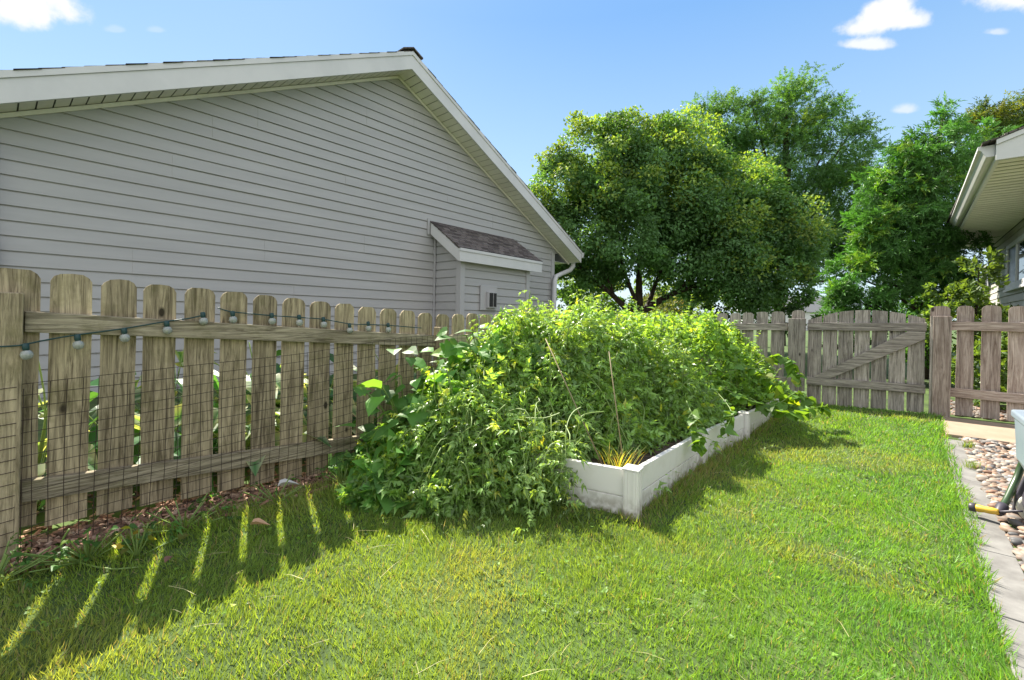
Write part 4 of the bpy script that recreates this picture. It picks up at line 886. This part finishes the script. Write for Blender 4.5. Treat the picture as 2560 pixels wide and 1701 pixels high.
# rake fascia at the near gable end rising to the right, and roof
SR = .36
rk = lambda x: ZE+.20+SR*(x-.70)
b = MB(); b.extr([(.70, 6.56, ZE), (.70, 6.56, rk(.70)-.05), (4.6, 6.56, rk(4.6)-.05), (4.6, 6.56, rk(4.6)-.24), (1.1, 6.56, ZE)], (0, .03, 0)); b.extr([(.70, 6.545, rk(.70)-.048), (.70, 6.545, rk(.70)), (4.6, 6.545, rk(4.6)), (4.6, 6.545, rk(4.6)-.048)], (0, .04, 0)); b.build('rake_fascia', M_trim, rh)
b = MB(); n = 26
for k in range(n):
    x0, x1 = .60+k*4/n, .60+(k+1)*4/n+.02
    b.hexa([(x1, 6.535, rk(x1)+.004), (x1, 14, rk(x1)+.004), (x0, 14, rk(x0)+.01), (x0, 6.535, rk(x0)+.01)][::-1], [(x1, 6.535, rk(x1)+.012), (x1, 14, rk(x1)+.012), (x0, 14, rk(x0)+.028), (x0, 6.535, rk(x0)+.028)][::-1])
b.build('roof', M_shing, rh)
siding_mesh(lambda y, o, z: (1.42-o, y, z), .35, ZE+.005, .127, lambda z: 7.2, lambda z: 13.72).build('wall', M_sidingR, rh)
MB().box((1.437, 7.2, .1), (6, 13.7, ZE)).build('wall_core', M_trimg, rh)
siding_mesh(lambda x, o, z: (x, 7.19-o, z), .35, 4.2, .127, lambda z: 1.43 if z < ZE else 1.43+(z-ZE-.1)/SR, lambda z: 6).build('wall', M_sidingR, rh)
MB().box((1.385, 13.70, .2), (1.50, 13.80, ZE)).build('corner_board', M_trimg, rh)
MB().box((1.385, 7.15, .2), (1.47, 7.24, ZE)).build('corner_board', M_trimg, rh)
wf = MB().box((1.375, 8.55, 1.84), (1.405, 11.55, 1.93)).box((1.375, 8.55, 2.53), (1.405, 11.55, 2.60)).box((1.375, 11.47, 1.93), (1.405, 11.55, 2.53)).box((1.375, 8.55, 1.93), (1.405, 8.63, 2.53)).box((1.378, 10.66, 1.93), (1.402, 10.72, 2.53)).build('window', M_trim, rh)
MB().box((1.396, 8.63, 1.93), (1.3985, 10.66, 2.53)).build('pane', M_glass, wf); MB().box((1.396, 10.72, 1.93), (1.3985, 11.47, 2.53)).build('blind', M_blind, wf)
MB().box((1.35, 8.5, 1.80), (1.41, 11.6, 1.838)).build('sill', M_trim, wf)
MB().tube([(xe(13.8)-.06, 13.82, ZE+.06), (xe(13.8)-.06, 13.82, ZE-.08), (1.2, 13.86, ZE-.35), (1.35, 13.88, ZE-.5), (1.35, 13.88, .3)], .045, 8).build('downspout', M_trim, rh, smooth=True)

# far house
fh = thing('house', 'distant pale house with light grey roof seen between the trees', 'house', (-10, 72, 0))
b = MB(); b.hexa([(-17, 68, 2.7), (-5, 76, 2.7), (-7, 80, 2.7), (-19, 72, 2.7)], [(-15.5, 70.5, 4.9), (-6.5, 76.5, 4.9), (-7.0, 77.2, 4.9), (-16, 71.2, 4.9)]); b.build('roof', mat('far_roof', (.36, .35, .36), .9), fh)
b = MB(); b.hexa([(-16.4, 68.8, 0), (-5.6, 76, 0), (-7.5, 79, 0), (-18.3, 71.6, 0)], [(-16.4, 68.8, 2.69), (-5.6, 76, 2.69), (-7.5, 79, 2.69), (-18.3, 71.6, 2.69)]); b.build('wall', M_trim, fh)

# ------------------------------------------------------------------ trees
def clumps(blobs, per, rr=(.72, 1.05), csz=.22):
    out = []
    for (x, y, z, r) in blobs:
        n = max(3, int(per*r*r)); d = rnd(n); d /= np.linalg.norm(d, axis=1, keepdims=True)
        rad = r*rng.uniform(*rr, (n, 1)); out.append(np.concatenate([np.array([x, y, z])+d*rad, d, np.full((n, 1), csz*(.7+.6*rng.random())*max(.6, min(r, 1.3)))], 1))
    return np.concatenate(out)
def crown(name, parent, blobs, per, nl, tmpl, size, base, tips, m, csz=.22, up=.2, droop=0., rr=(.72, 1.05), flat=.8, tipz=.25):
    C_ = clumps(blobs, per, rr, csz); k = len(C_); of = rng.normal(0, 1, (k, nl, 3))+C_[:, None, 3:6]*.7+np.array([0, 0, .35]); of /= np.linalg.norm(of, axis=2, keepdims=True); of = of*rng.uniform(.35, 1.15, (k, nl, 1))**.6
    cc = C_[:, None, :3]+of*C_[:, None, 6:7]*1.55*np.array([1, 1, flat])
    D = np.repeat(C_[:, None, 3:6], nl, 1).reshape(-1, 3); P = cc.reshape(-1, 3); n = len(P)
    O_ = of.reshape(-1, 3); T = D*.5+O_*.4+rnd(n, .6)+np.array([0, 0, up-droop]); Nn = D*.2+O_*.6+rnd(n, .45)+np.array([0, 0, .5])
    cb = np.repeat(leafcol(k, base, .18, 0)[:, None], nl, 1).reshape(-1, 3)*rng.uniform(.75, 1.25, (n, 1))
    # lighter yellow-green leaves on a random share of the upward-facing clumps
    yt = np.repeat((rng.random(k) < tips) & (C_[:, 5] > tipz), nl) & (rng.random(n) < .7); cb[yt] = cb[yt]*np.array([2.3, 1.6, 1.0])
    S = rng.uniform(.7, 1.3, n)*size
    return merge_build(name, [scatter(tmpl, P, T, Nn, S, cb)], m, parent)
B1 = [(-7.71, 13.16, 6.22, 1.46),(-6.83, 14.42, 6.73, 1.30),(-5.88, 15.58, 6.36, 1.52),(-8.65, 12.35, 5.40, 1.14),(-4.59, 16.68, 5.27, 1.33),(-3.46, 17.31, 4.01, 1.30),(-2.56, 17.69, 3.26, 0.69),(-8.77, 12.24, 3.80, 1.14),(-7.10, 13.35, 4.33, 1.96),(-5.20, 15.32, 3.90, 1.86),(-6.23, 14.44, 5.20, 1.86),(-4.10, 15.95, 2.70, 1.12),(-8.44, 13.41, 2.89, 0.88),(-2.95, 17.26, 2.49, 0.80),(-6.46, 15.22, 7.36, 0.71),(-7.26, 13.54, 7.18, 0.56),(-9.10, 11.96, 4.86, 0.66),(-5.00, 16.25, 2.83, 1.00),(-4.00, 17.35, 5.75, 0.75),(-2.25, 18.75, 4.20, 0.50)]
tr = thing('deciduous_tree', 'large round dense dark green tree with spreading limbs behind the back fence', 'tree', (-6.7, 14.36, .2), 'trees behind the back fence')
B1 += [(-8.62, 12.88, 2.76, 0.69), (-7.99, 13.91, 3.20, 0.75), (-5.65, 15.93, 3.14, 0.88), (-3.75, 17.06, 2.64, 0.96), (-9.28, 12.14, 3.29, 0.68), (-4.50, 15.88, 3.82, 1.25), (-3.25, 16.75, 3.33, 1.12), (-7.88, 13.25, 4.20, 1.25), (-5.50, 15.38, 5.07, 1.50), (-3.75, 16.50, 4.58, 1.12), (-7.38, 14.00, 5.95, 1.12)]
crown('crown', tr, B1, 21, 170, T_ov, .106, (.11, .225, .08), .50, M_tree, csz=.26, up=-.1, flat=.8, tipz=.05)
crown('crown', tr, [(a, b_, c_, d_*.75) for a, b_, c_, d_ in B1 if c_ > 2.95], 9, 70, T_ov, .125, (.11, .22, .08), .0, M_tree, csz=.36)
tk = MB()
def limb(pts, r0, r1, k=8): ps = smooth_path(pts, 5); n = len(ps); tk.tube(ps, [r0+(r1-r0)*i/(n-1) for i in range(n)], k)
limb([(-6.70, 14.36, 0.00), (-6.70, 14.36, 1.33), (-6.72, 14.35, 2.08), (-6.71, 14.35, 3.36), (-6.50, 14.50, 5.45)], .20, .05)
limb([(-6.70, 14.36, 1.26), (-7.03, 13.88, 1.64), (-7.38, 13.50, 2.10), (-7.90, 12.99, 2.62), (-8.50, 12.50, 3.39)], .13, .04)
limb([(-7.29, 13.62, 2.01), (-7.44, 13.38, 2.70), (-7.75, 13.12, 3.45)], .06, .03)
limb([(-6.70, 14.36, 1.39), (-6.31, 14.75, 1.76), (-5.78, 15.16, 2.14), (-4.89, 16.09, 2.54), (-3.75, 16.56, 2.83)], .14, .04)
limb([(-6.50, 14.56, 1.57), (-6.40, 14.95, 2.45), (-6.00, 15.25, 3.70)], .10, .03); limb([(-6.72, 14.25, 1.70), (-7.00, 13.77, 2.83), (-7.12, 13.62, 3.95)], .08, .03)
limb([(-5.78, 15.16, 2.14), (-5.38, 15.25, 2.57), (-4.88, 15.38, 3.33)], .06, .03); limb([(-7.90, 12.99, 2.62), (-8.62, 12.88, 2.76), (-9.25, 12.62, 3.20)], .04, .02)
tk.build('trunk', M_bark, tr, smooth=True)
B2 = [(-6.62, 20.78, 9.63, 1.25),(-5.42, 21.83, 10.19, 1.07),(-3.66, 23.34, 10.42, 1.43),(-2.43, 24.40, 9.74, 1.07),(-1.88, 24.87, 8.50, 1.07),(-4.18, 22.90, 8.45, 1.78),(-2.67, 24.20, 7.05, 1.60),(-1.77, 25.75, 7.25, 1.10),(-1.96, 24.80, 5.29, 1.25),(-2.84, 24.83, 4.29, 1.10),(-5.69, 22.37, 8.62, 1.29),(-3.69, 24.10, 5.73, 1.46),(-5.16, 22.05, 10.91, 0.45),(-4.07, 22.99, 10.91, 0.35),(-1.63, 25.09, 10.12, 0.35),(-1.40, 25.29, 4.06, 0.53)]
tr = thing('locust_tree', 'taller airy tree with feathery leaves behind the round tree', 'tree', (-4.1, 23.1, .2), 'trees behind the back fence')
crown('crown', tr, B2, 18, 34, T_fern, .42, (.085, .19, .06), .12, M_tree, csz=.31, up=.0, droop=.1, rr=(.45, 1.1), flat=.45)
tk = MB(); limb([(-4.1, 23.1, 0), (-4.1, 23.1, 3), (-3.95, 23.2, 7), (-4.0, 23.0, 10.8)], .28, .05)
for bx_ in B2: limb([(-4.05, 23.1, 2.8+.35*bx_[2]*.6), (.5*(bx_[0]-4.0), .5*(bx_[1]+23.1), bx_[2]*.75), bx_[:3]], .08, .018, 6)
tk.build('trunk', M_bark, tr, smooth=True)
B3 = [(-0.72,10.87,2.13,.31),(-0.82,10.65,1.54,.31),(-0.38,11.03,3.12,.34),(-0.49,10.94,2.66,.34),(-0.05,11.32,4.2,.31),(0.23,11.56,4.59,.27),(0.62,11.77,5.09,0.23),(0.52,11.67,4.63,0.38),(0.41,11.58,4.10,0.53),(0.97,12.73,4.53,0.48),(0.02,11.24,3.56,0.50),(0.42,11.59,3.42,0.68),(-0.14,11.10,2.80,0.55),(0.44,11.87,2.70,0.70),(-0.30,10.97,2.12,0.53),(0.21,11.41,1.98,0.68),(0.55,12.7,3.86,0.45),(0.35,12.4,2.6,0.5),(-0.47,10.82,1.63,0.38),(-0.34,11.07,3.75,0.25),(-0.77,10.70,1.7,0.23),(0.3,12.0,1.9,0.45)]
T_spray = compound(5, .16, 40, .34, .45, 0, 9, .2)
tr = thing('evergreen_tree', 'tall bright green feathery evergreen behind the gate', 'tree', (.35, 11.7, .2), 'trees behind the back fence')
crown('crown', tr, B3, 90, 28, T_spray, .18, (.095, .22, .055), .2, M_ever, csz=.15, up=.15, rr=(.6, 1.12), flat=.9)
tk = MB(); limb([(.35, 11.7, 0), (.35, 11.7, 2.5), (.55, 11.8, 5.2)], .12, .02)
for bx_ in B3: limb([(.4, 11.7, max(.8, bx_[2]-.8)), (.5*(bx_[0]+.4), .5*(bx_[1]+11.7), bx_[2]-.3), bx_[:3]], .035, .01, 5)
tk.build('trunk', M_bark, tr, smooth=True)
tr = thing('deciduous_tree', 'treetop rising above the roof of the right house', 'tree', (2.9, 23.6, .2), 'trees behind the back fence')
crown('crown', tr, [(2.36, 23.17, 8.27, 0.71), (3.00, 23.73, 8.43, 0.71), (3.65, 24.28, 8.59, 0.85), (1.83, 22.71, 7.97, 0.50), (4.6, 25, 8.6, .9), (3.3, 24, 7.3, 1.2)], 22, 30, T_fern, .40, (.07, .12, .03), .3, M_tree, csz=.25, rr=(.5, 1.1), flat=.5)
tk = MB(); limb([(2.9, 23.6, 0), (2.9, 23.6, 4), (3, 23.7, 8)], .2, .05); tk.build('trunk', M_bark, tr, smooth=True)
# shrubs by the right house
for j, (lab, bl_, sc_) in enumerate([('pale leaved shrub tallest in front of the right house corner', [(.80, 8.8, 2.0, .20), (.78, 8.8, 1.65, .27), (.76, 8.8, 1.2, .32)], 1), ('pale leaved low shrub behind the right post of the gate', [(.50, 8.8, 1.62, .22), (.48, 8.8, 1.2, .30)], 1),
                                     ('green shrub behind the middle of the gate', [(.28, 10.1, 1.42, .22), (.15, 10.1, .95, .4)], 1), ('leafy shrub filling the gaps of the right fence section', [(1.0, 7.7, .75, .42), (.7, 7.5, .6, .35), (1.25, 8.2, .9, .4)], 1), ('climbing shrub against the right house wall below the window', [(1.18, 9.3, 1.15, .24), (1.15, 9.9, 1.35, .25), (1.15, 8.8, .9, .25)], 1)]):
    t = thing('shrub', lab, 'shrub', (bl_[0][0], bl_[0][1], .2), 'shrubs behind the fence'); crown('foliage', t, bl_, 190, 30, T_ov, .075, (.095, .17, .045) if j != 2 else (.06, .16, .03), .06, M_broad, csz=.12, rr=(.4, 1.05), up=.3)
    tk = MB()
    for bx_ in bl_: limb([(bl_[-1][0], bl_[-1][1], .15), (.5*(bx_[0]+bl_[-1][0]), .5*(bx_[1]+bl_[-1][1]), bx_[2]*.6), bx_[:3]], .02, .006, 5)
    tk.build('stem', M_bark, t, smooth=True)
for j, (lab, bl_) in enumerate([('sunlit yellow-green bush at the far left under the round tree beside the house downspout', [(-11.20, 17.73, 2.48, 0.93), (-10.08, 18.70, 2.24, 0.85), (-11.60, 15.77, 2.66, 0.87), (-10.49, 17.81, 1.32, 1.10)]), ('sunlit yellow-green bush seen under the limbs of the round tree', [(-7.99, 20.51, 2.30, 0.98), (-9.09, 20.36, 2.54, 0.81), (-6.59, 21.72, 2.12, 0.85), (-7.81, 20.86, 1.20, 1.10)])]):
    t = thing('bush', lab, 'bush', (bl_[0][0], bl_[0][1], .2), 'bushes beyond the back fence'); crown('foliage', t, bl_, 34, 45, T_ov, .12, (.16, .26, .06), .3, M_tree, csz=.18, rr=(.4, 1.05))
    tk = MB()
    for bx_ in bl_: limb([(bl_[0][0], bl_[0][1], .1), (.5*(bx_[0]+bl_[0][0]), .5*(bx_[1]+bl_[0][1]), .6), bx_[:3]], .03, .01, 5)
    tk.build('stem', M_bark, t, smooth=True)
for j, (lab, bl_) in enumerate([('low bush behind the fence left of the round tree trunk', [(-8.52, 16.82, 1.38, 0.92), (-9.50, 15.97, 1.44, 0.85), (-10.13, 15.43, 1.87, 0.61)]), ('pale grey-green bush directly behind the round tree trunk', [(-7.53, 17.68, 1.44, 0.92), (-6.71, 18.18, 1.20, 0.85)]),
                                ('bush under the right side of the round tree', [(-5.08, 16.75, 1.35, .70), (-4.22, 17.50, 1.45, .70)]), ('dark bush between round tree and distant roof', [(-3.46, 18.15, 1.55, .6), (-2.56, 16.29, 1.2, .5)]), ('small bush left of the evergreen foot', [(-1.39, 14.66, 1.25, .40), (-1.1, 14.9, .8, .5)])]):
    t = thing('bush', lab, 'bush', (bl_[0][0], bl_[0][1], .2), 'bushes beyond the back fence'); crown('foliage', t, bl_, 40, 40, T_ov, .11, [(.05, .12, .025), (.16, .19, .10), (.05, .11, .03), (.04, .09, .025), (.06, .13, .03)][j], .2, M_tree, csz=.16, rr=(.4, 1.05))
    tk = MB()
    for bx_ in bl_: limb([(bl_[0][0], bl_[0][1], .1), (.5*(bx_[0]+bl_[0][0]), .5*(bx_[1]+bl_[0][1]), .6), bx_[:3]], .03, .01, 5)
    tk.build('stem', M_bark, t, smooth=True)

# ------------------------------------------------------------------ hostas behind the left fence
for j, (hx, hy, hsz) in enumerate([(-3.35, .15, 1.15), (-3.40, .65, 1.15), (-3.35, 1.15, 1.15), (-3.5, 1.7, 1.1), (-3.4, 2.25, 1.0), (-3.5, 2.8, 1.1), (-4.3, .9, 1.2), (-4.3, 2.0, 1.2), (-4.2, 3.2, 1.2)]):
    nl = 60; a = rng.uniform(0, 6.28, nl); el_ = rng.uniform(.15, 1.2, nl); ln = rng.uniform(.12, .42, nl)*hsz; g = gz(hx, hy)
    p = np.stack([hx+np.cos(a)*np.cos(el_)*ln, hy+np.sin(a)*np.cos(el_)*ln, g+.08+np.sin(el_)*ln*1.4], 1)
    lab = ['nearest', 'second', 'third', 'fourth', 'fifth', 'sixth'][j] + ' hosta clump from the left end in the row just behind the left fence' if j < 6 else ['first', 'second', 'third'][j-6]+' hosta clump from the left in the rear row against the grey wall'
    t = thing('hosta', lab, 'hosta', (hx, hy, g), 'hostas behind the left fence')
    T = np.stack([np.cos(a), np.sin(a), rng.uniform(-.5, .4, nl)], 1); c = leafcol(nl, (.06, .17, .06), .2, 0); V, l, s, cc = scatter(ovate(.33, .16, .4, .06), p, T, np.tile([0, 0, 1.], (nl, 1))+rnd(nl, .25), rng.uniform(.15, .24, nl), c)
    cc = cc.reshape(nl, -1, 3); 
    if j % 3 != 1: cc[:, 5:] = np.array([.45, .50, .34])
    merge_build('foliage', [(V, l, s, cc.reshape(-1, 3))], M_broad, t)
    sb = MB()
    for k in range(0, nl, 2): sb.tube([(hx, hy, g), tuple(p[k])], .004, 4, False)
    if j % 2 == 0:
        for k in range(3): sb.tube(smooth_path([(hx, hy, g+.1), (hx+.05*k, hy+.04, g+.5), (hx+.1*k-.1, hy+.1*(k-1), g+.85)], 4), .004, 4)
    sb.build('stem', M_stem, t, smooth=True)

# ------------------------------------------------------------------ weeds and litter at the foot of the left fence
for j, (wx, wy, lab, sc_, nl) in enumerate([(-2.55, .28, 'broad leaved weed with a long pale runner at the foot of the left fence', .11, 26), (-2.60, .62, 'ragged weed with pointed leaves below the fence beside the mulch', .12, 22), (-2.58, .02, 'dark trailing weed at the lower left corner of the wire mesh', .10, 26), (-2.62, 1.05, 'small weed between mulch and lawn near the third fence gap', .07, 16), (-2.62, 1.45, 'low weed next to the heart-leaf plant at the fence foot', .09, 24), (-2.45, .42, 'yellowing weed leaves lying on the shaded grass near the fence', .10, 12)]):
    g = gz(wx, wy); t = thing('weed', lab, 'weed', (wx, wy, g), 'weeds along the left fence'); a = rng.uniform(0, 6.28, nl); rr_ = rng.uniform(.02, .16, nl)
    p = np.stack([wx+np.cos(a)*rr_*.8, wy+np.sin(a)*rr_*1.3, g+.03+rng.uniform(0, .10, nl)], 1); T = np.stack([np.cos(a), np.sin(a), rng.uniform(-.1, .6, nl)], 1)
    merge_build('foliage', [scatter(T_heart if j in (0, 5) else T_tom[2-j % 2], p, T, np.tile([0, 0, 1.], (nl, 1))+rnd(nl, .35), rng.uniform(.35, .8, nl)*sc_*(.55 if j in (0, 5) else 1.0), leafcol(nl, (.07, .17, .035) if j != 5 else (.22, .24, .05), .25, .12))], M_broad, t)
    sb = MB(); [sb.tube([(wx, wy, g), tuple(q)], .003, 4, False) for q in p]
    if j == 0: sb.tube(smooth_path([(-2.55, .22, .30), (-2.58, .20, .22), (-2.52, .25, .165), (-2.40, .33, .15), (-2.34, .42, .145)], 6), .0035, 6)
    sb.build('stem', M_stem, t, smooth=True)
M_dead = leafmat('dead_leaf', .1, .8, .2)
for (lx, ly, a_, s_, lab, c_) in ((-2.33, .82, .9, .09, 'long tan dry leaf on the shaded lawn below the fence', (.42, .27, .17)), (-2.22, .47, 2.4, .06, 'crumpled brown dead leaf on the shaded lawn', (.22, .12, .09)), (-2.72, 1.10, 1.3, .12, 'pale grey flat leaf lying on the mulch edge', (.5, .5, .5))):
    V, l, s, cc = scatter(ovate(.22, .25, .2), np.array([[lx, ly, gz(lx, ly)+.05]]), np.array([[math.cos(a_), math.sin(a_), .1]]), np.array([[.1, .1, 1.]]), [s_], np.array([c_]))
    tag(mesh_np('dead_leaf', V, l, s, M_dead, None, cc), lab, 'dead leaf')
